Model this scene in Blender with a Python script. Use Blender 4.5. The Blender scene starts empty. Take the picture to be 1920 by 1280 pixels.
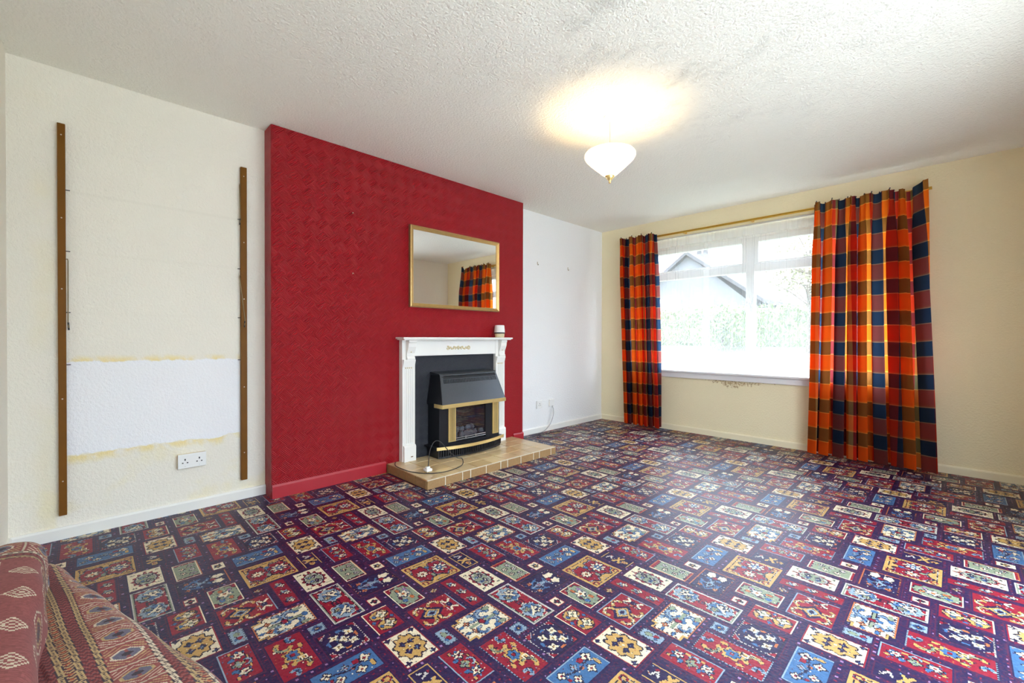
import bpy, bmesh, math, random
import numpy as np
from mathutils import Vector, Matrix

# ------------------------------------------------------------------ camera
scene = bpy.context.scene
C = scene.collection
cam_d = bpy.data.cameras.new('camera')
cam = bpy.data.objects.new('camera', cam_d)
C.objects.link(cam)
cam_d.sensor_width = 36.0
cam_d.lens = 15.253
cam_d.clip_start = 0.02
cam.location = (3.2008, -4.7513, 1.034)
cam.rotation_euler = (math.radians(90 - 0.423), math.radians(-0.131), math.radians(45.643))
scene.camera = cam

# ------------------------------------------------------------------ sky (overcast, brighter overhead)
world = bpy.data.worlds.new('overcast_sky')
scene.world = world
world.use_nodes = True
wn, wl = world.node_tree.nodes, world.node_tree.links
wn.clear()
SKY = 4.9
w_out = wn.new('ShaderNodeOutputWorld')
w_bg = wn.new('ShaderNodeBackground')
w_tc = wn.new('ShaderNodeTexCoord')
w_sep = wn.new('ShaderNodeSeparateXYZ')
w_map = wn.new('ShaderNodeMapRange')
w_map.inputs[1].default_value = 0.0
w_map.inputs[2].default_value = 1.0
w_map.inputs[3].default_value = SKY * 0.50
w_map.inputs[4].default_value = SKY * 1.75
w_bg.inputs[0].default_value = (0.74, 0.87, 1.0, 1)
wl.new(w_tc.outputs['Generated'], w_sep.inputs[0])
wl.new(w_sep.outputs[2], w_map.inputs[0])
wl.new(w_map.outputs[0], w_bg.inputs[1])
wl.new(w_bg.outputs[0], w_out.inputs[0])

# light portal in the window opening (guides sky sampling, emits nothing itself)
pl = bpy.data.lights.new('window_portal', 'AREA')
pl.shape = 'RECTANGLE'
pl.size, pl.size_y = 2.56, 1.5
pl.cycles.is_portal = True
po = bpy.data.objects.new('window_portal', pl)
C.objects.link(po)
po.location = (1.70, 0.22, 1.43)
po.rotation_euler = (math.radians(-90), 0, 0)

# the same for the unseen doors added in the right-hand wall for daylight fill
pl2 = bpy.data.lights.new('fill_door_portal', 'AREA')
pl2.shape = 'RECTANGLE'
pl2.size, pl2.size_y = 2.0, 2.95
pl2.cycles.is_portal = True
po2 = bpy.data.objects.new('fill_door_portal', pl2)
C.objects.link(po2)
po2.location = (3.80, -3.125, 1.09)
po2.rotation_euler = (0, math.radians(90), 0)

LAMP_W = 7.5
LAMP_COL = (1.0, 0.73, 0.38)

# ------------------------------------------------------------------ exposure
vs = scene.view_settings
vs.view_transform = 'Standard'
vs.look = 'None'
vs.gamma = 1.0
vs.use_curve_mapping = False
vs.exposure = 1.27
scene.cycles.max_bounces = 14
scene.cycles.diffuse_bounces = 8
scene.cycles.transparent_max_bounces = 24
scene.cycles.sample_clamp_indirect = 8.0

# ------------------------------------------------------------------ dimensions (metres); window wall y = 0, left wall x = 0
H = 2.4
W = 3.66
YB = -5.03
CD = 0.14                      # chimney breast depth
CY0, CY1 = -3.912, -1.60       # chimney breast from / to
DY0, DY1, DZ1 = -4.60, -1.65, 2.10     # added glazed doors in the right wall, out of view
WX0, WX1, WZ0, WZ1 = 0.42, 2.98, 0.685, 2.175
random.seed(4)
rng = np.random.default_rng(7)

# ------------------------------------------------------------------ material helpers
MATS = {}

def new_mat(name):
    m = bpy.data.materials.new(name)
    m.use_nodes = True
    MATS[name] = m
    return m, m.node_tree.nodes, m.node_tree.links, m.node_tree.nodes['Principled BSDF']

def simple(name, col, rough=0.5, metal=0.0, spec=0.5, noise=0.0, nscale=30.0, bump=0.0, bscale=200.0, bdist=0.002, col2=None):
    m, n, l, b = new_mat(name)
    b.inputs['Base Color'].default_value = (*col, 1)
    b.inputs['Roughness'].default_value = rough
    b.inputs['Metallic'].default_value = metal
    b.inputs['Specular IOR Level'].default_value = spec
    tc = n.new('ShaderNodeTexCoord')
    if noise or col2:
        t = n.new('ShaderNodeTexNoise')
        t.inputs['Scale'].default_value = nscale
        t.inputs['Detail'].default_value = 4
        l.new(tc.outputs['Object'], t.inputs['Vector'])
        mx = n.new('ShaderNodeMix'); mx.data_type = 'RGBA'
        mx.inputs[6].default_value = (*col, 1)
        c2 = col2 or tuple(c * (1 - noise) for c in col)
        mx.inputs[7].default_value = (*c2, 1)
        l.new(t.outputs['Fac'], mx.inputs[0])
        l.new(mx.outputs[2], b.inputs['Base Color'])
    if bump:
        t2 = n.new('ShaderNodeTexNoise')
        t2.inputs['Scale'].default_value = bscale
        t2.inputs['Detail'].default_value = 3
        l.new(tc.outputs['Object'], t2.inputs['Vector'])
        bp = n.new('ShaderNodeBump')
        bp.inputs['Strength'].default_value = bump
        bp.inputs['Distance'].default_value = bdist
        l.new(t2.outputs['Fac'], bp.inputs['Height'])
        l.new(bp.outputs[0], b.inputs['Normal'])
    return m

def math_node(n, l, op, a, b=None, c=None, clamp=False):
    x = n.new('ShaderNodeMath'); x.operation = op; x.use_clamp = clamp
    for i, v in enumerate((a, b, c)):
        if v is None:
            continue
        if isinstance(v, (int, float)):
            x.inputs[i].default_value = v
        else:
            l.new(v, x.inputs[i])
    return x.outputs[0]

def mix_col(n, l, fac, a, b):
    x = n.new('ShaderNodeMix'); x.data_type = 'RGBA'
    if isinstance(fac, (int, float)):
        x.inputs[0].default_value = fac
    else:
        l.new(fac, x.inputs[0])
    for i, v in ((6, a), (7, b)):
        if isinstance(v, tuple):
            x.inputs[i].default_value = (*v, 1)
        else:
            l.new(v, x.inputs[i])
    return x.outputs[2]

def smooth(n, l, v, lo, hi):
    x = n.new('ShaderNodeMapRange'); x.interpolation_type = 'SMOOTHSTEP'
    l.new(v, x.inputs[0])
    x.inputs[1].default_value = lo; x.inputs[2].default_value = hi
    x.inputs[3].default_value = 0; x.inputs[4].default_value = 1
    return x.outputs[0]

def noise_node(n, l, vec, scale, detail=3, rough=0.5):
    t = n.new('ShaderNodeTexNoise')
    t.inputs['Scale'].default_value = scale
    t.inputs['Detail'].default_value = detail
    t.inputs['Roughness'].default_value = rough
    l.new(vec, t.inputs['Vector'])
    return t.outputs['Fac']

PAINT = (0.85, 0.81, 0.71)

def wall_mat(name, kind='plain'):
    m, n, l, b = new_mat(name)
    geo = n.new('ShaderNodeNewGeometry')
    pos = geo.outputs['Position']
    sep = n.new('ShaderNodeSeparateXYZ'); l.new(pos, sep.inputs[0])
    X, Y, Z = sep.outputs
    pc = (0.88, 0.79, 0.54) if kind == 'window' else PAINT  # window wall: cream with warm lamplight mixed into its colour
    col = mix_col(n, l, noise_node(n, l, pos, 1.7, 4), tuple(c * 0.96 for c in pc), tuple(min(1, c * 1.03) for c in pc))
    if kind == 'left':
        # alcove beyond the chimney breast: cool window daylight put into a whiter colour
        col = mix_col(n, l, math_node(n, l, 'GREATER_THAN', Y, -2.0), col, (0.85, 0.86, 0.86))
        # bare white patch between the uprights with a ragged yellow paint edge, faint shelf marks
        wob = math_node(n, l, 'MULTIPLY', math_node(n, l, 'SUBTRACT', noise_node(n, l, pos, 7, 6, 0.6), 0.5), 0.075)
        zz = math_node(n, l, 'ADD', Z, wob)
        inz = math_node(n, l, 'MULTIPLY', smooth(n, l, zz, 0.418, 0.428), math_node(n, l, 'SUBTRACT', 1, smooth(n, l, zz, 0.898, 0.906)))
        iny = math_node(n, l, 'MULTIPLY', smooth(n, l, Y, -4.835, -4.825), math_node(n, l, 'SUBTRACT', 1, smooth(n, l, Y, -4.06, -4.05)))
        patch = math_node(n, l, 'MULTIPLY', inz, iny)
        low = math_node(n, l, 'MULTIPLY', smooth(n, l, zz, 0.365, 0.418), math_node(n, l, 'SUBTRACT', 1, smooth(n, l, zz, 0.421, 0.425)))
        top = math_node(n, l, 'MULTIPLY', smooth(n, l, zz, 0.900, 0.906), math_node(n, l, 'SUBTRACT', 1, smooth(n, l, zz, 0.908, 0.945)))
        edge = math_node(n, l, 'MULTIPLY', math_node(n, l, 'ADD', low, top), iny)
        brk = smooth(n, l, noise_node(n, l, pos, 14, 4), 0.36, 0.62)
        edge = math_node(n, l, 'MULTIPLY', edge, math_node(n, l, 'MULTIPLY', brk, 0.75))
        below = math_node(n, l, 'MULTIPLY', math_node(n, l, 'SUBTRACT', 1, smooth(n, l, zz, 0.40, 0.43)), smooth(n, l, noise_node(n, l, pos, 5, 3), 0.5, 0.7))
        col = mix_col(n, l, math_node(n, l, 'MULTIPLY', math_node(n, l, 'MULTIPLY', below, math_node(n, l, 'LESS_THAN', Y, -3.5)), 0.35), col, (0.86, 0.76, 0.40))
        col = mix_col(n, l, edge, col, (0.84, 0.68, 0.24))
        col = mix_col(n, l, patch, col, (0.88, 0.88, 0.90))
        # blotchy yellower band between the back wall and the first upright
        sm = math_node(n, l, 'MULTIPLY', smooth(n, l, Y, -4.99, -4.90), math_node(n, l, 'SUBTRACT', 1, smooth(n, l, Y, -4.88, -4.86)))
        sm = math_node(n, l, 'MULTIPLY', sm, math_node(n, l, 'MULTIPLY', smooth(n, l, noise_node(n, l, pos, 2.2, 3), 0.42, 0.66), 0.35))
        col = mix_col(n, l, sm, col, (0.84, 0.74, 0.40))
        for zl, st in ((1.785, 0.06), (1.475, 0.03), (1.161, 0.02)):
            d = math_node(n, l, 'ABSOLUTE', math_node(n, l, 'SUBTRACT', zz if False else Z, zl))
            ln = math_node(n, l, 'MULTIPLY', math_node(n, l, 'SUBTRACT', 1, smooth(n, l, d, 0.003, 0.012)), math_node(n, l, 'MULTIPLY', iny, st))
            col = mix_col(n, l, ln, col, (0.45, 0.40, 0.30))
    if kind == 'window':
        # flaking paint below the middle of the sill
        wob = math_node(n, l, 'MULTIPLY', math_node(n, l, 'SUBTRACT', noise_node(n, l, pos, 16, 6, 0.7), 0.5), 0.22)
        dx = math_node(n, l, 'MULTIPLY', math_node(n, l, 'SUBTRACT', X, 1.60), 0.20)
        dz = math_node(n, l, 'SUBTRACT', 0.605, Z)
        r = math_node(n, l, 'ADD', math_node(n, l, 'ADD', math_node(n, l, 'ABSOLUTE', dx), dz), wob)
        fl = math_node(n, l, 'MULTIPLY', math_node(n, l, 'SUBTRACT', 1, smooth(n, l, r, 0.062, 0.070)), math_node(n, l, 'LESS_THAN', Z, 0.62))
        spots = smooth(n, l, noise_node(n, l, pos, 60, 4), 0.48, 0.54)
        fl = math_node(n, l, 'MULTIPLY', fl, math_node(n, l, 'ADD', 0.30, math_node(n, l, 'MULTIPLY', spots, 0.65)))
        col = mix_col(n, l, fl, col, (0.46, 0.33, 0.17))
    l.new(col, b.inputs['Base Color'])
    b.inputs['Roughness'].default_value = 0.62
    b.inputs['Specular IOR Level'].default_value = 0.25
    h = math_node(n, l, 'ADD', noise_node(n, l, pos, 75, 3), math_node(n, l, 'MULTIPLY', noise_node(n, l, pos, 190, 2), 0.4))
    bp = n.new('ShaderNodeBump')
    bp.inputs['Strength'].default_value = 0.7
    bp.inputs['Distance'].default_value = 0.006
    l.new(h, bp.inputs['Height'])
    l.new(bp.outputs[0], b.inputs['Normal'])
    return m

def ceiling_mat():
    m, n, l, b = new_mat('ceiling_artex')
    geo = n.new('ShaderNodeNewGeometry'); pos = geo.outputs['Position']
    base = (0.90, 0.885, 0.80)
    # soot and damp marks with their own ragged shape
    mp = n.new('ShaderNodeMapping'); l.new(pos, mp.inputs[0])
    mp.inputs['Rotation'].default_value = (0, 0, 0.5)
    mp.inputs['Scale'].default_value = (1.0, 1.7, 1)
    blot = smooth(n, l, noise_node(n, l, mp.outputs[0], 2.2, 10, 0.78), 0.47, 0.78)
    sep = n.new('ShaderNodeSeparateXYZ'); l.new(pos, sep.inputs[0])
    dx = math_node(n, l, 'SUBTRACT', sep.outputs[0], 2.45)
    dy = math_node(n, l, 'MULTIPLY', math_node(n, l, 'SUBTRACT', sep.outputs[1], -2.7), 0.8)
    r = math_node(n, l, 'SQRT', math_node(n, l, 'ADD', math_node(n, l, 'MULTIPLY', dx, dx), math_node(n, l, 'MULTIPLY', dy, dy)))
    area = math_node(n, l, 'SUBTRACT', 1, smooth(n, l, r, 0.2, 1.35))
    fac = math_node(n, l, 'MULTIPLY', math_node(n, l, 'MULTIPLY', blot, area), 0.85)
    col = mix_col(n, l, fac, base, (0.40, 0.40, 0.36))
    l.new(col, b.inputs['Base Color'])
    b.inputs['Roughness'].default_value = 0.75
    b.inputs['Specular IOR Level'].default_value = 0.2
    vz = n.new('ShaderNodeMapping'); l.new(pos, vz.inputs[0]); vz.inputs['Scale'].default_value = (1, 1, 1)
    h = math_node(n, l, 'ADD', noise_node(n, l, vz.outputs[0], 62, 4, 0.6), math_node(n, l, 'MULTIPLY', noise_node(n, l, vz.outputs[0], 110, 2), 0.5))
    bp = n.new('ShaderNodeBump')
    bp.inputs['Strength'].default_value = 0.75
    bp.inputs['Distance'].default_value = 0.011
    l.new(h, bp.inputs['Height'])
    l.new(bp.outputs[0], b.inputs['Normal'])
    return m

def ribbed(n, l, u, v, cell=0.075, ribs=9):
    """anaglypta paper: square blocks set on the diagonal, ribs turning 90 degrees from block to block"""
    a = math_node(n, l, 'MULTIPLY', math_node(n, l, 'ADD', u, v), 0.7071)
    c = math_node(n, l, 'MULTIPLY', math_node(n, l, 'SUBTRACT', u, v), 0.7071)
    fa = math_node(n, l, 'FLOOR', math_node(n, l, 'DIVIDE', a, cell))
    fc = math_node(n, l, 'FLOOR', math_node(n, l, 'DIVIDE', c, cell))
    par = math_node(n, l, 'ABSOLUTE', math_node(n, l, 'MODULO', math_node(n, l, 'ADD', fa, fc), 2))
    sa = math_node(n, l, 'SINE', math_node(n, l, 'MULTIPLY', a, 2 * math.pi * ribs / cell))
    sc = math_node(n, l, 'SINE', math_node(n, l, 'MULTIPLY', c, 2 * math.pi * ribs / cell))
    mx = n.new('ShaderNodeMix'); mx.data_type = 'FLOAT'
    l.new(par, mx.inputs[0]); l.new(sa, mx.inputs[2]); l.new(sc, mx.inputs[3])
    return mx.outputs[0]

def ribbed_mat(name, col, rough, cell, ribs, strength, dist):
    m, n, l, b = new_mat(name)
    geo = n.new('ShaderNodeNewGeometry'); pos = geo.outputs['Position']
    sep = n.new('ShaderNodeSeparateXYZ'); l.new(pos, sep.inputs[0])
    c = mix_col(n, l, noise_node(n, l, pos, 2.5, 4), tuple(x * 0.92 for x in col), tuple(x * 1.06 for x in col))
    l.new(c, b.inputs['Base Color'])
    b.inputs['Roughness'].default_value = rough
    b.inputs['Specular IOR Level'].default_value = 0.5
    u = math_node(n, l, 'ADD', sep.outputs[1], sep.outputs[0])
    h = ribbed(n, l, u, sep.outputs[2], cell, ribs)
    bp = n.new('ShaderNodeBump')
    bp.inputs['Strength'].default_value = strength
    bp.inputs['Distance'].default_value = dist
    l.new(h, bp.inputs['Height'])
    l.new(bp.outputs[0], b.inputs['Normal'])
    return m

def attr_mat(name, rough=0.9, spec=0.2, sheen=0.0, trans=0.0):
    m, n, l, b = new_mat(name)
    a = n.new('ShaderNodeAttribute'); a.attribute_name = 'yarn'
    l.new(a.outputs['Color'], b.inputs['Base Color'])
    b.inputs['Roughness'].default_value = rough
    b.inputs['Specular IOR Level'].default_value = spec
    b.inputs['Sheen Weight'].default_value = sheen
    b.inputs['Sheen Roughness'].default_value = 0.35
    return m

def ramp_const(n, l, v, stops):
    r = n.new('ShaderNodeValToRGB')
    r.color_ramp.interpolation = 'CONSTANT'
    e = r.color_ramp.elements
    e[0].position = stops[0][0]; e[0].color = (*stops[0][1], 1)
    e[1].position = stops[1][0]; e[1].color = (*stops[1][1], 1)
    for p, c in stops[2:]:
        x = e.new(p); x.color = (*c, 1)
    l.new(v, r.inputs[0])
    return r.outputs[0]

def plaid_mat():
    m, n, l, b = new_mat('tartan_cotton')
    uv = n.new('ShaderNodeUVMap'); uv.uv_map = 'cloth'
    sep = n.new('ShaderNodeSeparateXYZ'); l.new(uv.outputs[0], sep.inputs[0])
    OR, RD, NV, OL, YL, MR = (0.66, 0.16, 0.008), (0.46, 0.010, 0.016), (0.012, 0.020, 0.085), (0.34, 0.26, 0.09), (0.75, 0.45, 0.12), (0.20, 0.008, 0.02)
    BL = (0.012, 0.06, 0.20)
    PX, PY = 0.52, 0.25
    fu = math_node(n, l, 'FRACT', math_node(n, l, 'DIVIDE', sep.outputs[0], PX))
    fv = math_node(n, l, 'FRACT', math_node(n, l, 'DIVIDE', sep.outputs[1], PY))
    warp = ramp_const(n, l, fu, [(0.0, OR), (0.20, RD), (0.25, OL), (0.31, RD), (0.36, NV), (0.56, MR), (0.60, OR), (0.74, YL), (0.765, RD), (0.83, NV), (0.92, RD), (0.955, OR)])
    weft = ramp_const(n, l, fv, [(0.0, (0.58, 0.085, 0.010)), (0.45, YL), (0.48, (0.022, 0.055, 0.055)), (0.92, YL), (0.95, (0.62, 0.13, 0.012))])
    gm = n.new('ShaderNodeMix'); gm.data_type = 'RGBA'; gm.blend_type = 'MULTIPLY'; gm.inputs[0].default_value = 1.0
    l.new(warp, gm.inputs[6]); l.new(weft, gm.inputs[7])
    gg = n.new('ShaderNodeGamma'); gg.inputs[1].default_value = 0.5
    l.new(gm.outputs[2], gg.inputs[0])
    col = mix_col(n, l, 0.5, mix_col(n, l, 0.42, warp, weft), gg.outputs[0])
    # fine weave
    wv = math_node(n, l, 'MULTIPLY', math_node(n, l, 'SINE', math_node(n, l, 'MULTIPLY', sep.outputs[0], 2600)), math_node(n, l, 'SINE', math_node(n, l, 'MULTIPLY', sep.outputs[1], 2600)))
    l.new(col, b.inputs['Base Color'])
    b.inputs['Roughness'].default_value = 0.85
    b.inputs['Specular IOR Level'].default_value = 0.15
    bp = n.new('ShaderNodeBump'); bp.inputs['Strength'].default_value = 0.15; bp.inputs['Distance'].default_value = 0.001
    l.new(wv, bp.inputs['Height']); l.new(bp.outputs[0], b.inputs['Normal'])
    tr = n.new('ShaderNodeBsdfTranslucent')
    hs = n.new('ShaderNodeHueSaturation'); hs.inputs['Value'].default_value = 1.75
    l.new(col, hs.inputs['Color']); l.new(hs.outputs[0], tr.inputs[0])
    ms = n.new('ShaderNodeMixShader'); ms.inputs[0].default_value = 0.72
    l.new(b.outputs[0], ms.inputs[1]); l.new(tr.outputs[0], ms.inputs[2])
    l.new(ms.outputs[0], n['Material Output'].inputs[0])
    return m

def net_mat():
    m, n, l, b = new_mat('sheer_net')
    n.remove(b)
    uv = n.new('ShaderNodeUVMap'); uv.uv_map = 'cloth'
    sep = n.new('ShaderNodeSeparateXYZ'); l.new(uv.outputs[0], sep.inputs[0])
    df = n.new('ShaderNodeBsdfDiffuse'); df.inputs[0].default_value = (0.82, 0.83, 0.86, 1)
    tl = n.new('ShaderNodeBsdfTranslucent'); tl.inputs[0].default_value = (0.82, 0.83, 0.86, 1)
    tp = n.new('ShaderNodeBsdfTransparent')
    m1 = n.new('ShaderNodeMixShader'); m1.inputs[0].default_value = 0.5
    l.new(df.outputs[0], m1.inputs[1]); l.new(tl.outputs[0], m1.inputs[2])
    # woven leaf figure in the lower half, denser hem
    vor = n.new('ShaderNodeTexWave'); vor.inputs['Scale'].default_value = 9; vor.inputs['Distortion'].default_value = 9; vor.inputs['Detail'].default_value = 2
    vor.inputs['Detail Scale'].default_value = 2.5
    l.new(uv.outputs[0], vor.inputs['Vector'])
    leaf = smooth(n, l, vor.outputs['Fac'], 0.62, 0.82)
    lower = math_node(n, l, 'SUBTRACT', 1, smooth(n, l, sep.outputs[1], 0.62, 0.80))
    hem = math_node(n, l, 'SUBTRACT', 1, smooth(n, l, sep.outputs[1], 0.045, 0.055))
    hd = smooth(n, l, sep.outputs[1], 1.36, 1.38)
    thread = smooth(n, l, noise_node(n, l, math_node(n, l, 'MULTIPLY', sep.outputs[0], 130.0), 1.0, 1), 0.4, 0.8)
    fac = math_node(n, l, 'ADD', 0.22, math_node(n, l, 'MULTIPLY', math_node(n, l, 'MULTIPLY', leaf, lower), 0.14))
    fac = math_node(n, l, 'ADD', fac, math_node(n, l, 'MULTIPLY', hem, 0.35))
    fac = math_node(n, l, 'ADD', fac, math_node(n, l, 'MULTIPLY', hd, 0.12))
    fac = math_node(n, l, 'ADD', fac, math_node(n, l, 'MULTIPLY', thread, 0.08), clamp=True)
    m2 = n.new('ShaderNodeMixShader')
    l.new(fac, m2.inputs[0]); l.new(tp.outputs[0], m2.inputs[1]); l.new(m1.outputs[0], m2.inputs[2])
    l.new(m2.outputs[0], n['Material Output'].inputs[0])
    return m

def glass_mat(name='window_glass', refl=0.06, tint=(1, 1, 1)):
    m, n, l, b = new_mat(name)
    n.remove(b)
    tp = n.new('ShaderNodeBsdfTransparent'); tp.inputs[0].default_value = (*tint, 1)
    gl = n.new('ShaderNodeBsdfGlossy'); gl.inputs['Roughness'].default_value = 0.02
    m1 = n.new('ShaderNodeMixShader'); m1.inputs[0].default_value = refl
    l.new(tp.outputs[0], m1.inputs[1]); l.new(gl.outputs[0], m1.inputs[2])
    l.new(m1.outputs[0], n['Material Output'].inputs[0])
    return m

def shade_mat():
    m, n, l, b = new_mat('opal_glass')
    n.remove(b)
    tl = n.new('ShaderNodeBsdfTranslucent'); tl.inputs[0].default_value = (0.95, 0.94, 0.90, 1)
    df = n.new('ShaderNodeBsdfDiffuse'); df.inputs[0].default_value = (0.92, 0.91, 0.88, 1)
    gl = n.new('ShaderNodeBsdfGlossy'); gl.inputs['Roughness'].default_value = 0.2
    m1 = n.new('ShaderNodeMixShader'); m1.inputs[0].default_value = 0.55
    l.new(df.outputs[0], m1.inputs[1]); l.new(tl.outputs[0], m1.inputs[2])
    m2 = n.new('ShaderNodeMixShader'); m2.inputs[0].default_value = 0.04
    l.new(m1.outputs[0], m2.inputs[1]); l.new(gl.outputs[0], m2.inputs[2])
    l.new(m2.outputs[0], n['Material Output'].inputs[0])
    return m

def emit_mat(name, col, s):
    m, n, l, b = new_mat(name)
    b.inputs['Emission Color'].default_value = (*col, 1)
    b.inputs['Emission Strength'].default_value = s
    b.inputs['Base Color'].default_value = (0.9, 0.9, 0.9, 1)
    return m

M_WALL = wall_mat('wall_paint')
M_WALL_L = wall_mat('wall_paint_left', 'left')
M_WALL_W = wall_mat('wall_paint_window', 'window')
M_CEIL = ceiling_mat()
M_RED = ribbed_mat('red_anaglypta', (0.44, 0.006, 0.016), 0.38, 0.066, 7, 0.9, 0.004)
M_REDGLOSS = simple('red_gloss', (0.40, 0.012, 0.022), 0.4, noise=0.1, nscale=6)
M_SLATE = ribbed_mat('slate_panel', (0.030, 0.034, 0.045), 0.42, 0.05, 6, 0.7, 0.003)
M_SKIRT = simple('skirting_gloss', (0.84, 0.83, 0.78), 0.35, noise=0.05, nscale=4)
M_SKIRTC = simple('lamplit_skirting_gloss', (0.88, 0.80, 0.57), 0.35, noise=0.05, nscale=4)  # same skirting, its colour yellowed to carry the lamplight
M_WHITE = simple('white_gloss', (0.86, 0.85, 0.81), 0.32, noise=0.04, nscale=6)
M_PVC = simple('white_plastic', (0.84, 0.84, 0.82), 0.35, noise=0.03, nscale=8)
M_SILL = simple('sill_paint', (0.80, 0.79, 0.80), 0.35, noise=0.05, nscale=5)
M_WOOD = simple('stained_wood', (0.20, 0.078, 0.006), 0.55, spec=0.2, noise=0.28, nscale=11, bump=0.1, bscale=60)
M_DARK = simple('slot_black', (0.008, 0.008, 0.010), 0.5, noise=0.1)
M_BLACK = simple('black_enamel', (0.011, 0.012, 0.016), 0.33, noise=0.15, nscale=40)
M_HOOD = simple('black_metal_hood', (0.11, 0.12, 0.135), 0.36, metal=0.85, spec=0.5, noise=0.15, nscale=60, bump=0.04, bscale=500)
M_BRASS = simple('brass', (0.95, 0.72, 0.30), 0.28, metal=0.65, noise=0.12, nscale=20)
M_CREAMGOLD = simple('gilded_cream', (0.78, 0.66, 0.40), 0.4, noise=0.25, nscale=60)
M_STEEL = simple('steel', (0.62, 0.62, 0.62), 0.3, metal=1.0, noise=0.1)
M_WIRE = simple('bracket_wire', (0.25, 0.18, 0.09), 0.4, metal=0.6, noise=0.2)
M_NAIL = simple('nail_metal', (0.55, 0.48, 0.38), 0.35, metal=0.7, noise=0.1)
M_TILE = simple('hearth_tile', (0.56, 0.40, 0.20), 0.28, col2=(0.68, 0.54, 0.33), nscale=5.5)
M_TILE2 = simple('hearth_tile_pale', (0.62, 0.47, 0.26), 0.28, col2=(0.52, 0.35, 0.16), nscale=7)
M_EDGE = simple('hearth_edge_tile', (0.40, 0.25, 0.11), 0.35, col2=(0.28, 0.16, 0.07), nscale=70, bump=0.25, bscale=120)
M_GROUT = simple('grout', (0.34, 0.24, 0.14), 0.9, noise=0.3, nscale=40)
M_GROUTL = simple('pale_grout', (0.74, 0.68, 0.54), 0.8, noise=0.2, nscale=40)
M_COAL = simple('ceramic_coal', (0.12, 0.115, 0.11), 0.85, col2=(0.42, 0.41, 0.40), nscale=26, bump=0.5, bscale=60, bdist=0.004)
M_FGLASS = glass_mat('fire_glass', 0.14, (0.80, 0.82, 0.85))
M_GLASS = glass_mat()
M_GILT = simple('gilt_frame', (0.62, 0.40, 0.15), 0.35, metal=0.75, noise=0.25, nscale=35)
M_GILTDK = simple('frame_wood', (0.26, 0.15, 0.065), 0.45, noise=0.25, nscale=25)
M_MIRROR = simple('mirror_silver', (0.90, 0.92, 0.92), 0.01, metal=1.0, noise=0.01)
M_CABLE = simple('cable_dark', (0.035, 0.03, 0.03), 0.5, noise=0.1)
M_CABLEG = simple('cable_grey', (0.38, 0.38, 0.38), 0.5, noise=0.1)
M_RAILB = simple('rail_brass', (0.80, 0.52, 0.10), 0.3, metal=0.8, noise=0.08, nscale=9)
M_TRACK = simple('net_track', (0.60, 0.58, 0.52), 0.5, noise=0.1)
M_HOOK = simple('dark_hook', (0.03, 0.03, 0.05), 0.5, noise=0.1)
M_PLAID = plaid_mat()
M_NET = net_mat()
M_SHADE = shade_mat()
M_BULB = emit_mat('lit_bulb', LAMP_COL, 30.0)
M_CARPET = attr_mat('axminster_pile', 0.44, 0.42, 0.0)
M_THROW = attr_mat('woven_throw', 0.9, 0.12, 0.08)
M_LINER = simple('hem_maroon', (0.30, 0.05, 0.06), 0.9, noise=0.2)
M_ROSE = simple('ceiling_rose_plastic', (0.85, 0.82, 0.72), 0.4, noise=0.03)
M_LAWN = simple('lawn_grass', (0.065, 0.085, 0.035), 0.95, col2=(0.10, 0.11, 0.055), nscale=3, bump=0.6, bscale=30, bdist=0.03)
M_PAVE = simple('bounce_paving', (0.60, 0.58, 0.55), 0.85, noise=0.15, nscale=3)
M_HARL = simple('harled_wall', (0.17, 0.17, 0.18), 0.9, noise=0.12, nscale=4)
M_ROOF = simple('roof_tile', (0.09, 0.085, 0.09), 0.85, noise=0.3, nscale=3)
M_FARWIN = simple('far_window_frame', (0.85, 0.85, 0.85), 0.5, noise=0.05)
M_FARPANE = simple('far_window_pane', (0.55, 0.58, 0.62), 0.15, noise=0.05)
M_LEAF = simple('hedge_leaf', (0.17, 0.24, 0.09), 0.7, col2=(0.30, 0.34, 0.15), nscale=5)
M_LEAF2 = simple('tree_leaf', (0.20, 0.20, 0.12), 0.7, col2=(0.32, 0.30, 0.16), nscale=4)
M_BARK = simple('bark', (0.12, 0.09, 0.06), 0.9, noise=0.3, nscale=12)
M_BASE = simple('sofa_base_fabric', (0.20, 0.07, 0.06), 0.9, noise=0.25, nscale=50)
M_FOOT = simple('sofa_foot_wood', (0.09, 0.05, 0.03), 0.4, noise=0.2)

# ------------------------------------------------------------------ object helpers
def tag(o, label=None, cat=None, group=None, kind=None):
    if label: o['label'] = label
    if cat: o['category'] = cat
    if group: o['group'] = group
    if kind: o['kind'] = kind
    return o

def adopt(o, parent):
    o.parent = parent
    if parent.type == 'EMPTY':          # parts are modelled in room coordinates
        o.matrix_parent_inverse = Matrix.Translation(-parent.location)

def link_mesh(name, me, mat, parent=None, smooth_=False):
    o = bpy.data.objects.new(name, me)
    C.objects.link(o)
    if mat is not None:
        me.materials.append(mat)
    if smooth_:
        me.polygons.foreach_set('use_smooth', [True] * len(me.polygons))
    if parent is not None:
        adopt(o, parent)
    return o

def obj(name, bm, mat, parent=None, smooth_=False):
    bmesh.ops.recalc_face_normals(bm, faces=bm.faces)
    me = bpy.data.meshes.new(name)
    bm.to_mesh(me); bm.free()
    return link_mesh(name, me, mat, parent, smooth_)

def thing(name, loc, label, cat, group=None, kind=None):
    o = bpy.data.objects.new(name, None)
    C.objects.link(o)
    o.location = loc
    o.empty_display_size = 0.05
    return tag(o, label, cat, group, kind)

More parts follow.
